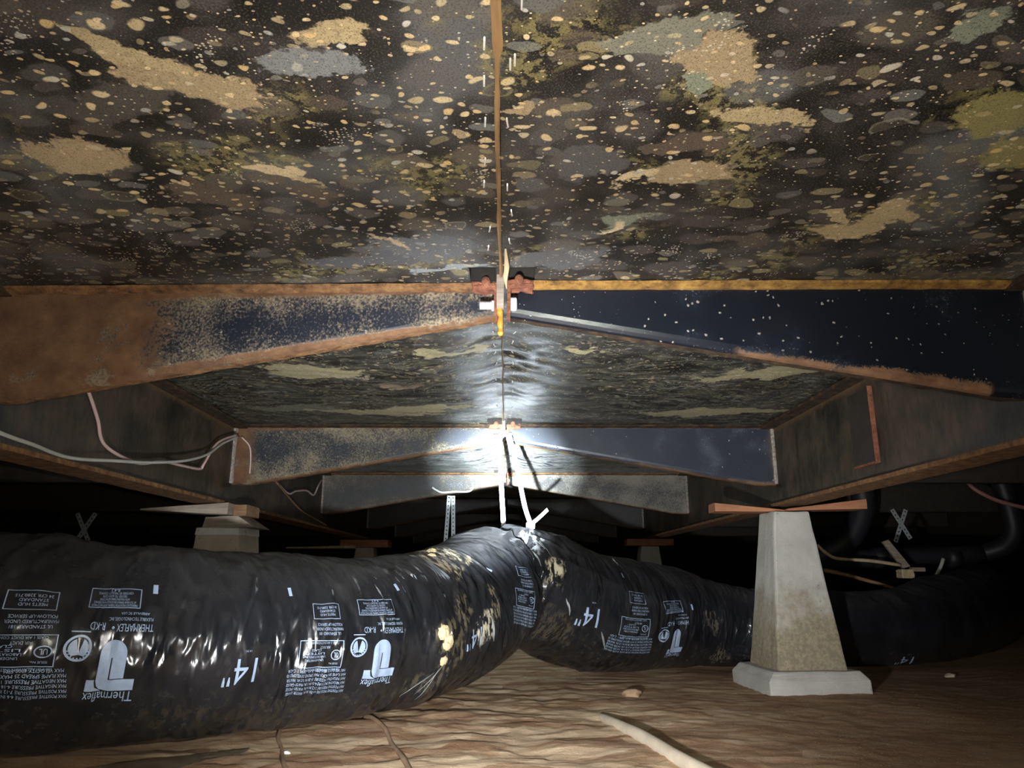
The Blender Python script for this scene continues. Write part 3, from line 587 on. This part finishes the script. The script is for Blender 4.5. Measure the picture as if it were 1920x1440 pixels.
TENT=[]                                # pinched folds of slack plastic: s, arc, half width, half length, height, lean
_r=np.random.default_rng(19)
for k in range(230):
    s_=_r.uniform(1.3,4.4); hot=_r.random()<.75
    TENT.append((s_,_r.normal(.32,.06) if hot else _r.uniform(.02,.5),_r.uniform(.008,.020),_r.uniform(.04,.12),_r.uniform(.0025,.0075)*(1 if hot else .7),_r.normal(-.15,.18)))
def tents(s,arc):
    sh=np.shape(s); s=np.ravel(s); arc=np.ravel(arc); d=np.zeros(len(s)); o=np.argsort(s); so=s[o]; ao=arc[o]; do=d[o]
    for (s0,a0,w,l,h,ln) in TENT:
        r=w+abs(ln)*l; i0,i1=np.searchsorted(so,(s0-r,s0+r))
        if i1<=i0: continue
        t=(ao[i0:i1]-a0)/l; u=(so[i0:i1]-s0-ln*(ao[i0:i1]-a0))/(w*np.maximum(1-np.abs(t),.05)); q=np.clip(1-np.abs(t),0,1)
        do[i0:i1]=np.maximum(do[i0:i1],h*q*np.clip(1.08-np.sqrt(u*u+.02),0,1))
    d[o]=do; return d.reshape(sh)
def duct(s,ph,off=0.0):
    s=np.asarray(s,float); ph=np.asarray(ph,float)
    C=np.stack([np.interp(s,DS,DSM[:,k]) for k in range(3)],-1); r=np.interp(s,DS,DSM[:,3])
    e=.02; A=np.stack([np.interp(s+e,DS,DSM[:,k])-np.interp(s-e,DS,DSM[:,k]) for k in range(3)],-1); T=A/(np.linalg.norm(A,axis=-1,keepdims=True)+1e-9)
    Sd=np.stack([T[...,1],-T[...,0],0*T[...,0]],-1); Sd/=np.linalg.norm(Sd,axis=-1,keepdims=True); U=np.cross(Sd,T)
    k=s-kink
    r=r*(1-.20*np.exp(-((k-.004-.02*np.sin(ph*2))/.016)**2)*(1+.3*np.cos(ph*5+1)))*(1+.035*np.exp(-((k+.075)/.05)**2))
    arc=ph*.2
    fold=fbm(s*9+.6*arc,arc*2.2,81,2)
    dia=noise(s*21+1.6*noise(s*6,arc*4,85),arc*6.5+s*1.5,82); dia2=noise(s*34-arc*6,arc*7,83)
    sm=1-.7*np.clip((s-kink-.1)/.15,0,1); rid=(1-np.abs(dia)*2.2)*sm; rid2=1-np.abs(dia2)*2
    front=np.clip(np.sin(ph)+.35,0,1.2)
    d=.006*fold+.0030*rid*front*np.clip(.45+1.2*noise(s*3.3,arc*2.5,88)+.4,.12,1.2)+.0015*rid2+.005*noise(s*6,arc*9,87)+tents(s,arc)*(.35+.65*sm)
    rad=np.exp(-np.abs(k)/np.where(k>0,.17,.05))*.0075*(1-1.6*np.abs(np.sin(ph*7+2.5*noise(s*8,ph*2,86)+k*4)))*np.clip(np.cos(ph-.5)+.5,0,1); d=d+rad
    P=C+(U*np.cos(ph)[...,None]+Sd*np.sin(ph)[...,None])*(r+d+off)[...,None]
    z=P[...,2]; fl=.004; P[...,2]=np.where(z<fl+.03,fl+.03*np.exp(np.clip((z-fl-.03)/.03,-6,0)),z)
    return P
sg=np.unique(np.round(np.concatenate([np.linspace(.05,1.4,110),np.arange(1.4,4.5,.0026),np.linspace(4.5,DS[-1]-.05,400)]),5)); ns=len(sg)
pg=np.concatenate([np.linspace(-np.pi,-.1,46,endpoint=False),np.linspace(-.1,2.45,168,endpoint=False),np.linspace(2.45,np.pi,12,endpoint=False)]); npn=len(pg)
SS,PP=np.meshgrid(sg,pg,indexing='ij'); PV=duct(SS,PP).reshape(-1,3)
F=[(i*npn+j,i*npn+(j+1)%npn,(i+1)*npn+(j+1)%npn,(i+1)*npn+j) for i in range(ns-1) for j in range(npn)]
uv=np.stack([SS,np.abs(PP)*.2],-1).reshape(-1,2)
tan=(.34,.28,.17); pale=(.50,.45,.33)
BLOT=[(2.71,.07,.10,.05,.5,pale,.9),(2.76,.03,.07,.05,.3,pale,.8),(2.70,.14,.05,.06,.3,tan,.8),(2.79,.10,.05,.03,.4,tan,.6),(2.60,.33,.06,.07,.2,(.10,.085,.055),.9),(2.66,.26,.04,.05,.2,(.13,.11,.07),.7),(2.75,.33,.025,.06,.1,pale,.8),(2.80,.27,.03,.05,.1,tan,.5),(3.17,.27,.035,.05,-.3,(.40,.36,.24),1),(3.13,.14,.035,.06,-.3,(.24,.25,.25),.9),(3.14,.36,.03,.05,-.2,(.25,.2,.12),.7),(3.20,.45,.12,.06,.2,(.06,.05,.035),.8),(4.02,.30,.06,.05,.5,(.08,.07,.06),.9),(4.12,.46,.06,.06,.3,(.10,.085,.06),.8),(2.55,.43,.08,.04,-.4,(.08,.07,.05),.8),(2.05,.47,.3,.05,0,(.03,.025,.018),.8)]
MT['duct']=mat_duct()
droot=empty('flexible_duct',(.075,2.66,0)); tag(droot,'large black plastic-wrapped flexible duct snaking across the dirt, lifted by a white strap','duct')
jk=mk('jacket',PV,F,MT['duct'],droot,True,uv)

# printed lettering wrapped on the jacket
def text2d(txt):
    cu=bpy.data.curves.new('t','FONT'); cu.body=txt; cu.resolution_u=2; o=bpy.data.objects.new('t',cu); COL.objects.link(o)
    me=bpy.data.meshes.new_from_object(o); v=np.array([q.co[:2] for q in me.vertices]); f=[tuple(p.vertices) for p in me.polygons]
    bpy.data.objects.remove(o); bpy.data.curves.remove(cu); bpy.data.meshes.remove(me); return v,f
class Print:
    def __init__(s): s.V=[];s.F=[]
    def add(s,v,f): n=len(s.V); s.V+=[tuple(q) for q in v]; s.F+=[tuple(i+n for i in q) for q in f]
    def text(s,t,cx,cy,w,h):             # printed upside down, as on the duct
        v,f=text2d(t); a=v.min(0); b=v.max(0); v=(v-(a+b)/2)/(b-a)*np.array([w,h]); s.add(np.array([cx,cy])-v,f)
    def rect(s,x0,y0,x1,y1): s.add([(x0,y0),(x1,y0),(x1,y1),(x0,y1)],[(0,1,2,3)])
    def frame(s,cx,cy,w,h,t):
        x0,x1,y0,y1=cx-w/2,cx+w/2,cy-h/2,cy+h/2; s.rect(x0,y0,x1,y0+t); s.rect(x0,y1-t,x1,y1); s.rect(x0,y0+t,x0+t,y1-t); s.rect(x1-t,y0+t,x1,y1-t)
    def ring(s,cx,cy,r0,r1,n=28):
        v=[(cx+r*math.cos(2*math.pi*k/n),cy+r*math.sin(2*math.pi*k/n)) for r in (r0,r1) for k in range(n)]; s.add(v,[(k,(k+1)%n,n+(k+1)%n,n+k) for k in range(n)])
    def poly(s,p): s.add(p,[tuple(range(len(p)))])
    def wrap(s,name,s0,a0,rot=0,sc=1,shear=0):
        bm=bmesh.new(); c,q=math.cos(rot),math.sin(rot); sx,sy=sc if isinstance(sc,tuple) else (sc,sc); vv=[bm.verts.new((x*sy,y*sy,0)) for x,y in s.V]
        for f in s.F:
            try: bm.faces.new([vv[i] for i in f])
            except ValueError: pass
        st=.004
        for ax in (0,1):
            co=[v.co[ax] for v in bm.verts]; lo,hi=min(co),max(co)
            for g in np.arange(lo+st,hi,st):
                nn=[0,0,0]; nn[ax]=1; pc=[0,0,0]; pc[ax]=g
                bmesh.ops.bisect_plane(bm,geom=list(bm.verts)+list(bm.edges)+list(bm.faces),plane_co=pc,plane_no=nn,dist=1e-6)
        bm.verts.index_update(); P=np.array([v.co[:2] for v in bm.verts]); F=[[v.index for v in f.verts] for f in bm.faces]; bm.free()
        X=P[:,0]*c-P[:,1]*q; Y=P[:,0]*q+P[:,1]*c; X=X*sx/sy
        return mk(name,duct(s0+X,(a0-Y)/.2,.0013),F,MT['print'],jk)
def ul_block():
    p=Print()
    p.frame(-.002,.088,.066,.040,.0014)
    for k,t in enumerate(('MEETS HUD','STANDARD','24 CFR 3280.715')): p.text(t,0,.079+.009*k,(.036,.036,.048)[k],.0062)
    for k,t in enumerate(('UL STANDARD 181','MANUFACTURED UNDER','FOLLOW-UP SERVICE')): p.text(t,.004,.034+.0105*k,(.052,.066,.060)[k],.0068)
    p.frame(-.012,-.012,.105,.062,.0016)
    p.ring(.024,-.014,.0098,.0118); p.text('UL',.024,-.014,.011,.011)
    p.text('CLASS 1 AIR DUCT CONNECTOR',-.012,.013,.080,.005); p.text('AIR DUCT',-.004,.003,.026,.006)
    for k in range(4): p.text(('UNDERWRITERS','LABORATORIES INC','LISTED','CLASS 1')[k],-.028,-.026+.0075*k,(.046,.054,.05,.03)[k],.0052)
    p.text('ISSUE No.',.020,-.034,.022,.0045)
    L=['MAX POSITIVE PRESSURE 4-6 IN 10 IN. WATER GAUGE','MAX POSITIVE PRESSURE 7-12 IN 6 IN. WATER GAUGE','MAX NEGATIVE PRESSURE 4-16 IN 1 IN. WATER GAUGE','MAX NEGATIVE PRESSURE 18-20 IN 1/2 IN. WATER','MAX FLAME SPREAD 25 MAX SMOKE DEVELOPED 50','MAX VELOCITY 4000 FPM   R-4.2   TYPE 1  C-4236']
    for k,t in enumerate(L): p.text(t,-.008-.0015*k,-.103+.0105*k,.150-.006*(k==5),.0072)
    p.text('SEE INSTALLATION INSTRUCTIONS',-.006,-.048,.09,.0055)
    return p
def logo_block():
    p=Print()
    p.frame(.002,.088,.098,.040,.0014); p.text('R-4.2',.002,.104,.018,.006)
    for k,t in enumerate(('FIBERGLASS INSULATION THERMAL RESISTANCE VALUE','AT 75 F MEAN TEMPERATURE INSTALLED IN ACCORDANCE','WITH MANUFACTURERS INSTRUCTIONS','TESTED TO ASTM C518','CERTIFIED BY THE DUCT COUNCIL')): p.text(t,.002,.073+.0062*k,(.088,.082,.06,.05,.07)[k],.0046)
    p.text('FLEXIBLE TECHNOLOGIES, INC.',.036,.048,.075,.007); p.text('ABBEVILLE SC USA',.044,.058,.046,.0045)
    p.text('THERMAFLEX',.046,.032,.058,.013); p.ring(.010,.032,.001,.0024,10)
    p.text('R-KD',-.022,.034,.030,.013)
    p.ring(-.048,-.004,.0185,.0222); p.rect(-.064,.0225,-.034,.0245)
    for a0,a1 in ((.62*math.pi,1.30*math.pi),(-.30*math.pi,.38*math.pi)):
        q=[(-.048+.016*math.cos(a0+(a1-a0)*k/10)+.0,-.004+.016*math.sin(a0+(a1-a0)*k/10)) for k in range(11)]+[(-.048,-.015)]; p.poly(q)
    for k in range(9):
        a=math.pi*(1.1+.1*k); p.rect(-.048+.0172*math.cos(a)-.0012,-.004+.0172*math.sin(a)-.001,-.048+.0172*math.cos(a)+.0012,-.004+.0172*math.sin(a)+.001)
    # the big mark: a loop whose left leg hooks into a bar
    r=.0235; cx=.018; cy=-.012; q=[(cx+.0012,-.018)]+[(cx+.0012,-.020)]
    right=[(cx+.0012,-.020),(cx+.0012,-.056),(cx+r,-.056)]+[(cx+r*math.cos(math.pi/2*k/8),cy+r*math.sin(math.pi/2*k/8)) for k in range(9)]+[(cx,-.018)]
    left=[(cx,-.018)]+[(cx+r*math.cos(math.pi/2+math.pi/2*k/8),cy+r*math.sin(math.pi/2+math.pi/2*k/8)) for k in range(9)]+[(cx-r,-.060),(cx-r+.003,-.069),(cx-r+.009,-.075),(cx-.004,-.078),(cx-.0012,-.078),(cx-.0012,-.020)]
    p.poly(right); p.poly(left); p.rect(cx-.0012,-.078,cx+.040,-.0575)
    p.poly([(cx-.042,-.078),(cx-.011,-.078),(cx-r-.000,-.0715),(cx-r-.003,-.062),(cx-r-.003,-.0575),(cx-.042,-.0575)])
    p.text('Thermaflex',cx-.001,-.089,.084,.018)
    return p
def num_block():
    p=Print(); p.text('14"',0,0,.066,.052); p.text('14 IN',.012,.040,.012,.004); return p
def dash():
    p=Print(); p.rect(-.004,-.010,.004,.010); return p
NUM,UL,LOGO,DASH=num_block(),ul_block(),logo_block(),dash()
for kind,s,a,rot,sc in [('u',1.735,.300,.05,.84),('u',2.262,.318,-.03,.90),('u',2.945,.30,-.42,(.62,.85)),('u',3.545,.345,.08,(1.3,.95)),
  ('l',1.845,.300,0,.97),('l',2.382,.315,-.02,.95),('l',3.755,.365,.14,(1.4,1.0)),
  ('n',2.078,.355,0,1),('n',2.693,.345,0,1),('n',3.325,.375,.2,(1.4,1.2)),('n',4.815,.475,0,1),
  ('d',1.916,.193,0,1),('d',2.184,.193,.1,1),('d',2.464,.18,.2,1),('d',2.866,.18,.6,1),('d',3.486,.185,0,(1.2,1)),('d',3.875,.27,.2,(1.3,1))]:
    {'n':NUM,'u':UL,'l':LOGO,'d':DASH}[kind].wrap({'n':'printed_number','u':'printed_listing','l':'printed_logo','d':'printed_dash'}[kind],s,a,rot,sc)
# torn spot with pale insulation bulging out, and clear plastic shreds
def lump(name,s,a,rad,mat,seed,par,flat=.6):
    bm=bmesh.new(); bmesh.ops.create_icosphere(bm,subdivisions=4,radius=1); P=np.array([v.co[:] for v in bm.verts]); F=[[v.index for v in f.verts] for f in bm.faces]; bm.free()
    k=1+.30*fbm(P[:,0]*2+seed,P[:,1]*2+P[:,2]*1.3,seed,4); C=duct(np.array([s]),np.array([a/.2]))[0]; N=duct(np.array([s]),np.array([a/.2]),.1)[0]-C; N/=np.linalg.norm(N)
    P=P*k[:,None]*rad; P=P-np.outer(P@N,N)*(1-flat); return mk(name,P+C,F,mat,par,True)
for s,a,r,sd in [(2.565,.305,.020,3),(2.580,.325,.017,8),(2.573,.335,.014,12),(2.568,.372,.012,15),(2.735,.03,.014,5),(2.70,.06,.012,6)]: lump('insulation_tuft',s,a,r,MT['insul'],sd,jk)
for k,(s,a,ds,da) in enumerate([(2.57,.38,-.05,.08),(2.56,.39,-.03,.09),(2.55,.40,-.07,.06),(2.765,.30,.01,.07),(3.22,.34,.03,.05),(3.52,.08,-.03,.06),(3.12,.12,.05,.10),(3.11,.14,.01,.12),(3.40,.40,.05,.05)]):
    t=np.linspace(0,1,14); pts=duct(s+ds*t,(a+da*t)/.2,.003)+np.array([0,0,0]); V,F=tube(pts,[.0008,.004,.003,.0005],5,0,.35); mk('torn_plastic',V,F,MT['tear'],jk)

# ------------------------------------------------------------------ white nylon strap carrying the duct
root=empty('hanging_strap',(.09,2.70,.53)); tag(root,'bright white nylon strap looped from the joint down to the duct','strap')
A=catmull([(-.006,2.772,.868),(-.018,2.765,.845),(-.014,2.75,.76),(-.010,2.74,.66),(-.004,2.735,.56),(-.002,2.735,.47)],8); V,F=strip(A,.0165,.0025,(1,.1,.05)); mk('strand',V,F,MT['strapw'],root)
A=catmull([(-.006,2.772,.868),(.016,2.76,.868),(.030,2.73,.815),(.050,2.70,.716),(.072,2.67,.60),(.090,2.63,.535),(.094,2.58,.50),(.090,2.52,.44)],8); V,F=strip(A,.0155,.0025,(1,.1,.2)); mk('strand',V,F,MT['strapw'],root)
A=catmull([(.086,2.615,.526),(.115,2.60,.548),(.15,2.60,.580)],6); V,F=strip(A,.012,.0025,(.4,-.2,-.7)); mk('tail',V,F,MT['strapw'],root)
V,F=rough_solid(boxv(.076,.106,2.605,2.625,.515,.537),BF,1,.001,.003,2); mk('buckle',V,F,MT['strapw'],root)

# ------------------------------------------------------------------ wires, hanger straps, pipes
def wire(name,pts,r,mat,lab,cat='wire',sub=8,group=None):
    V,F=tube(pts,r,8,sub); P=np.array(V); i=P[:,2].argmin(); o=top(name,V,F,mat,tuple(P[i]),smooth=True); return tag(o,lab,cat,group)
wx=-.985
wire('loose_wire',[(wx,1.69,.80),(-.975,1.71,.783),(-.975,1.767,.727),(-.975,1.816,.671),(-.965,1.965,.649),(-.97,2.114,.675),(-.975,2.255,.683),(-.98,2.405,.693),(-.975,2.423,.712),(-.978,2.527,.799),(-.985,2.721,.863)],.0042,MT['pink'],'pinkish wire dangling in a kinked loop from under the nearest left bracket')
wire('loose_wire',[(-.97,1.20,.65),(-.97,1.428,.63),(-.97,1.529,.625),(-.97,1.667,.618),(-.95,1.824,.634),(-.945,1.983,.653),(-.945,2.204,.690),(-.955,2.391,.738),(-.975,2.562,.802),(-.985,2.736,.859)],.0042,MT['greywire'],'grey-green wire sagging along the left beam from the picture edge')
wire('loose_wire',[(-.985,2.77,.862),(-.96,2.79,.83),(-.955,2.80,.78),(-.955,2.803,.73)],.0028,MT['pink'],'short thin wire hanging down beside the second left bracket weld')
wire('loose_wire',[(-.97,3.158,.749),(-.97,3.366,.714),(-.97,3.491,.737),(-.97,3.676,.759),(-.97,3.813,.752),(-.97,3.897,.81),(-.985,4.015,.852)],.0045,MT['pink'],'small looped wire between second and third left brackets')
wire('loose_wire',[(-.95,3.09,.74),(-.95,3.50,.655),(-.95,3.8,.63),(-.955,4.043,.616)],.004,MT['brownwood'],'thin dark wire slanting down the left beam behind the second bracket')
wire('loose_wire',[(-.41,4.213,.835),(-.39,4.212,.822),(-.352,4.20,.806),(-.28,4.20,.810),(-.202,4.20,.813),(-.181,4.21,.84),(-.186,4.213,.862)],.0055,MT['strapw'],'white hooked wire hanging under the third left bracket')
def hanger(pts,w,lab,g='perforated hanger straps'):
    P=np.array(pts,float); L=np.linalg.norm(P[1]-P[0]); T=(P[1]-P[0])/L; W=np.cross(T,(0,1,0)); W/=np.linalg.norm(W); N=np.cross(T,W); n=max(4,int(L/.022)); V=[];F=[]
    m=n*3
    # ladder of cells: a solid band with square punched holes
    us=[];
    for k in range(n): a=k*L/n; b=(k+1)*L/n; us+=[a,a+(b-a)*.33,a+(b-a)*.67]
    us.append(L); wsl=[-w/2,-w*.14,w*.14,w/2]
    for t in (-.0008,.0008):
        for u in us:
            for x in wsl: V.append(tuple(P[0]+T*u+W*x+N*t))
    nu=len(us); off=nu*4; hole=lambda i,j:(j==1 and i%3==1)
    for i in range(nu-1):
        for j in range(3):
            if hole(i,j):
                c=[i*4+j,i*4+j+1,i*4+5+j,i*4+4+j]
                for a in range(4): F.append((c[a],c[(a+1)%4],c[(a+1)%4]+off,c[a]+off))
            else: F+=[(i*4+j,i*4+j+1,i*4+5+j,i*4+4+j),(off+i*4+4+j,off+i*4+5+j,off+i*4+j+1,off+i*4+j)]
        for j in (0,3): F.append((i*4+j,i*4+4+j,off+i*4+4+j,off+i*4+j))
    o=top('hanger_strap',V,F,MT['galv'],tuple(P[1])); return tag(o,lab,'strap',g)
hanger([(2.155,4.19,.712),(2.238,4.19,.552)],.024,'perforated metal strap leaning right to left upward, front of the X on the right')
hanger([(2.240,4.205,.712),(2.160,4.205,.535)],.024,'perforated metal strap crossing behind the other in the X on the right')
hanger([(-2.262,4.19,.69),(-2.355,4.19,.525)],.026,'perforated metal strap in front of the crossed pair on the left')
hanger([(-2.372,4.205,.69),(-2.290,4.205,.54)],.024,'perforated metal strap behind in the crossed pair on the left')
hanger([(-.322,4.32,.80),(-.338,4.30,.50)],.022,'perforated metal strap hanging straight down behind the duct hump, left strand')
hanger([(-.300,4.33,.80),(-.292,4.31,.50)],.022,'perforated metal strap hanging straight down behind the duct hump, right strand')
hanger([(-1.58,4.25,.60),(-1.56,4.25,.50)],.03,'short perforated strap end left of the white-topped pier')
# black drain piping on the right
root=empty('drain_pipe',(2.1,4.0,.42)); tag(root,'black plastic drain pipe run with a wide sweeping bend, behind the right pier','pipe')
V,F=tube([(1.865,3.9,.91),(1.862,3.9,.80),(1.857,3.9,.70),(1.80,3.9,.58),(1.71,3.91,.50),(1.60,3.94,.45),(1.48,3.98,.43)],.058,20,8); mk('elbow',V,F,MT['abs'],root,True)
V,F=tube([(1.35,3.98,.425),(2.0,3.98,.445),(2.52,3.98,.468)],.045,18,4); mk('pipe',V,F,MT['abs'],root,True)
for x in (1.95,2.33): V,F=tube([(x-.03,3.98,.443),(x+.03,3.98,.446)],.053,18); mk('coupling',V,F,MT['abs'],root,True)
V,F=tube([(2.55,3.86,.91),(2.575,3.86,.80),(2.595,3.86,.66),(2.60,3.87,.57),(2.57,3.92,.50),(2.50,3.98,.468)],.046,18,6); mk('riser',V,F,MT['abs'],root,True)
V,F=tube([(2.22,3.55,.89),(2.30,3.70,.804),(2.383,3.70,.738),(2.50,3.7,.695),(2.75,3.7,.64)],.010,10,5); tag(top('supply_tube',V,F,MT['redpex'],(2.4,3.7,.7),smooth=True),'thin reddish water tube slanting at the far right','pipe')
V,F=rough_solid([(1.83,3.68,.515),(1.86,3.68,.525),(1.95,3.68,.40),(1.915,3.68,.39),(1.83,3.70,.515),(1.86,3.70,.525),(1.95,3.70,.40),(1.915,3.70,.39)],[(0,1,2,3),(7,6,5,4),(0,4,5,1),(1,5,6,2),(2,6,7,3),(3,7,4,0)],2,.001,.001,2); tag(top('wood_stick',V,F,MT['greywood'],(1.9,3.69,.40)),'short grey wood stick leaning down across the black drain pipe','wood piece')
V,F=rough_solid(boxv(1.885,1.945,3.64,3.70,.345,.385),BF,3,.003,.006,6,60); tag(top('wood_scrap',V,F,MT['splinter'],(1.91,3.67,.35)),'pale broken wood scrap hanging below the drain pipe','wood piece')
V,F=rough_solid(boxv(1.945,2.01,3.66,3.685,.375,.395),BF,2,.002,.003,6,60); tag(top('wood_scrap',V,F,MT['greywood'],(1.98,3.67,.38)),'thin grey wood chip beside the pale broken scrap','wood piece')
wire('torn_sheet_edge',[(1.50,3.66,.50),(1.55,3.66,.455),(1.60,3.66,.435),(1.75,3.66,.425),(1.89,3.66,.405)],.008,MT['splinter'],'ragged pale strip running from the grey pier to the broken scrap','strip')
wire('wood_stake',[(1.50,3.60,.38),(1.551,3.6,.372),(1.75,3.6,.32),(1.90,3.6,.275)],[.010,.010,.008,.003],MT['brownwood'],'tan wooden stick slanting down to a point behind the grey pier','wood piece',2)
wire('grey_rod',[(2.245,3.91,.44),(2.225,3.91,.40),(2.18,3.91,.33),(2.14,3.91,.25)],.009,MT['greywire'],'short grey rod slanting down from the drain pipe at the far right','rod',4)

# ------------------------------------------------------------------ things on the ground
def on_floor(p,dz): return [(x,y,float(floor_z(np.array([x]),np.array([y]))[0])+dz) for x,y in p]
V,F=tube(on_floor([(.262,2.16),(.27,2.123),(.295,2.0),(.321,1.89),(.345,1.78),(.363,1.685),(.399,1.53),(.46,1.28)],.006),[.004,.012,.0145,.0155,.016,.016,.016,.016],12,5); tag(top('plastic_pipe',V,F,MT['pvc'],(.36,1.7,0),smooth=True),'dusty off-white plastic pipe half buried in the dirt','pipe')
wire('buried_cord',on_floor([(-.37,2.16),(-.34,2.098),(-.29,1.99),(-.254,1.867),(-.208,1.708),(-.167,1.555),(-.13,1.40)],.003),.0055,MT['cord'],'dirt-covered cord running forward from under the duct, right of another','cord')
wire('buried_cord',on_floor([(-.55,2.0),(-.53,1.917),(-.50,1.84),(-.474,1.76),(-.44,1.65),(-.40,1.557),(-.36,1.42)],.002),.0045,MT['cord'],'thin dirt-covered cord running forward from under the duct, left of another')
q=np.array(on_floor([(-.86,1.54),(-.76,1.67),(-.64,1.755),(-.56,1.81)],.004)); q2=np.array(on_floor([(-.70,1.50),(-.67,1.57),(-.62,1.68),(-.56,1.78)],.004)); 
a=catmull(q,8); b=catmull(q2,8); xs=np.linspace(0,1,9); G=a[:,None]*(1-xs[None,:,None])+b[:,None]*xs[None,:,None]; G[...,2]+=.004*np.abs(noise(G[...,0]*30,G[...,1]*30,91)); m=len(a)
V=np.concatenate([G.reshape(-1,3),G.reshape(-1,3)-[0,0,.0015]]); o_=m*9
F=[(i*9+j,i*9+j+1,i*9+10+j,i*9+9+j) for i in range(m-1) for j in range(8)]; F+=[tuple(o_+k for k in q_[::-1]) for q_ in list(F)]
tag(top('plastic_film',V,F,MT['film'],(-.65,1.65,0),smooth=True),'dirty scrap of clear plastic film on the ground at the lower left','plastic sheet')
def stone(x,y,r,sd,lab,mat):
    bm=bmesh.new(); bmesh.ops.create_icosphere(bm,subdivisions=3,radius=1); P=np.array([v.co[:] for v in bm.verts]); F=[[v.index for v in f.verts] for f in bm.faces]; bm.free()
    P=P*(1+.3*fbm(P[:,0]+sd,P[:,1]*1.2+P[:,2],sd,3))[:,None]*np.array([r,r*.8,r*.5]); z=float(floor_z(np.array([x]),np.array([y]))[0]); tag(top('clod',P+np.array([x,y,z+r*.2]),F,mat,(x,y,z),smooth=True),lab,'clod','loose clods on the dirt')
stone(1.66,2.95,.02,3,'pale yellowish clod on the dirt to the right of the pier',MT['pvc'])
stone(.40,2.50,.03,5,'flat tan clod below the printed right duct',MT['cord'])
stone(-.47,1.78,.008,8,'tiny white pebble by the duct at the lower left',MT['strapw'])
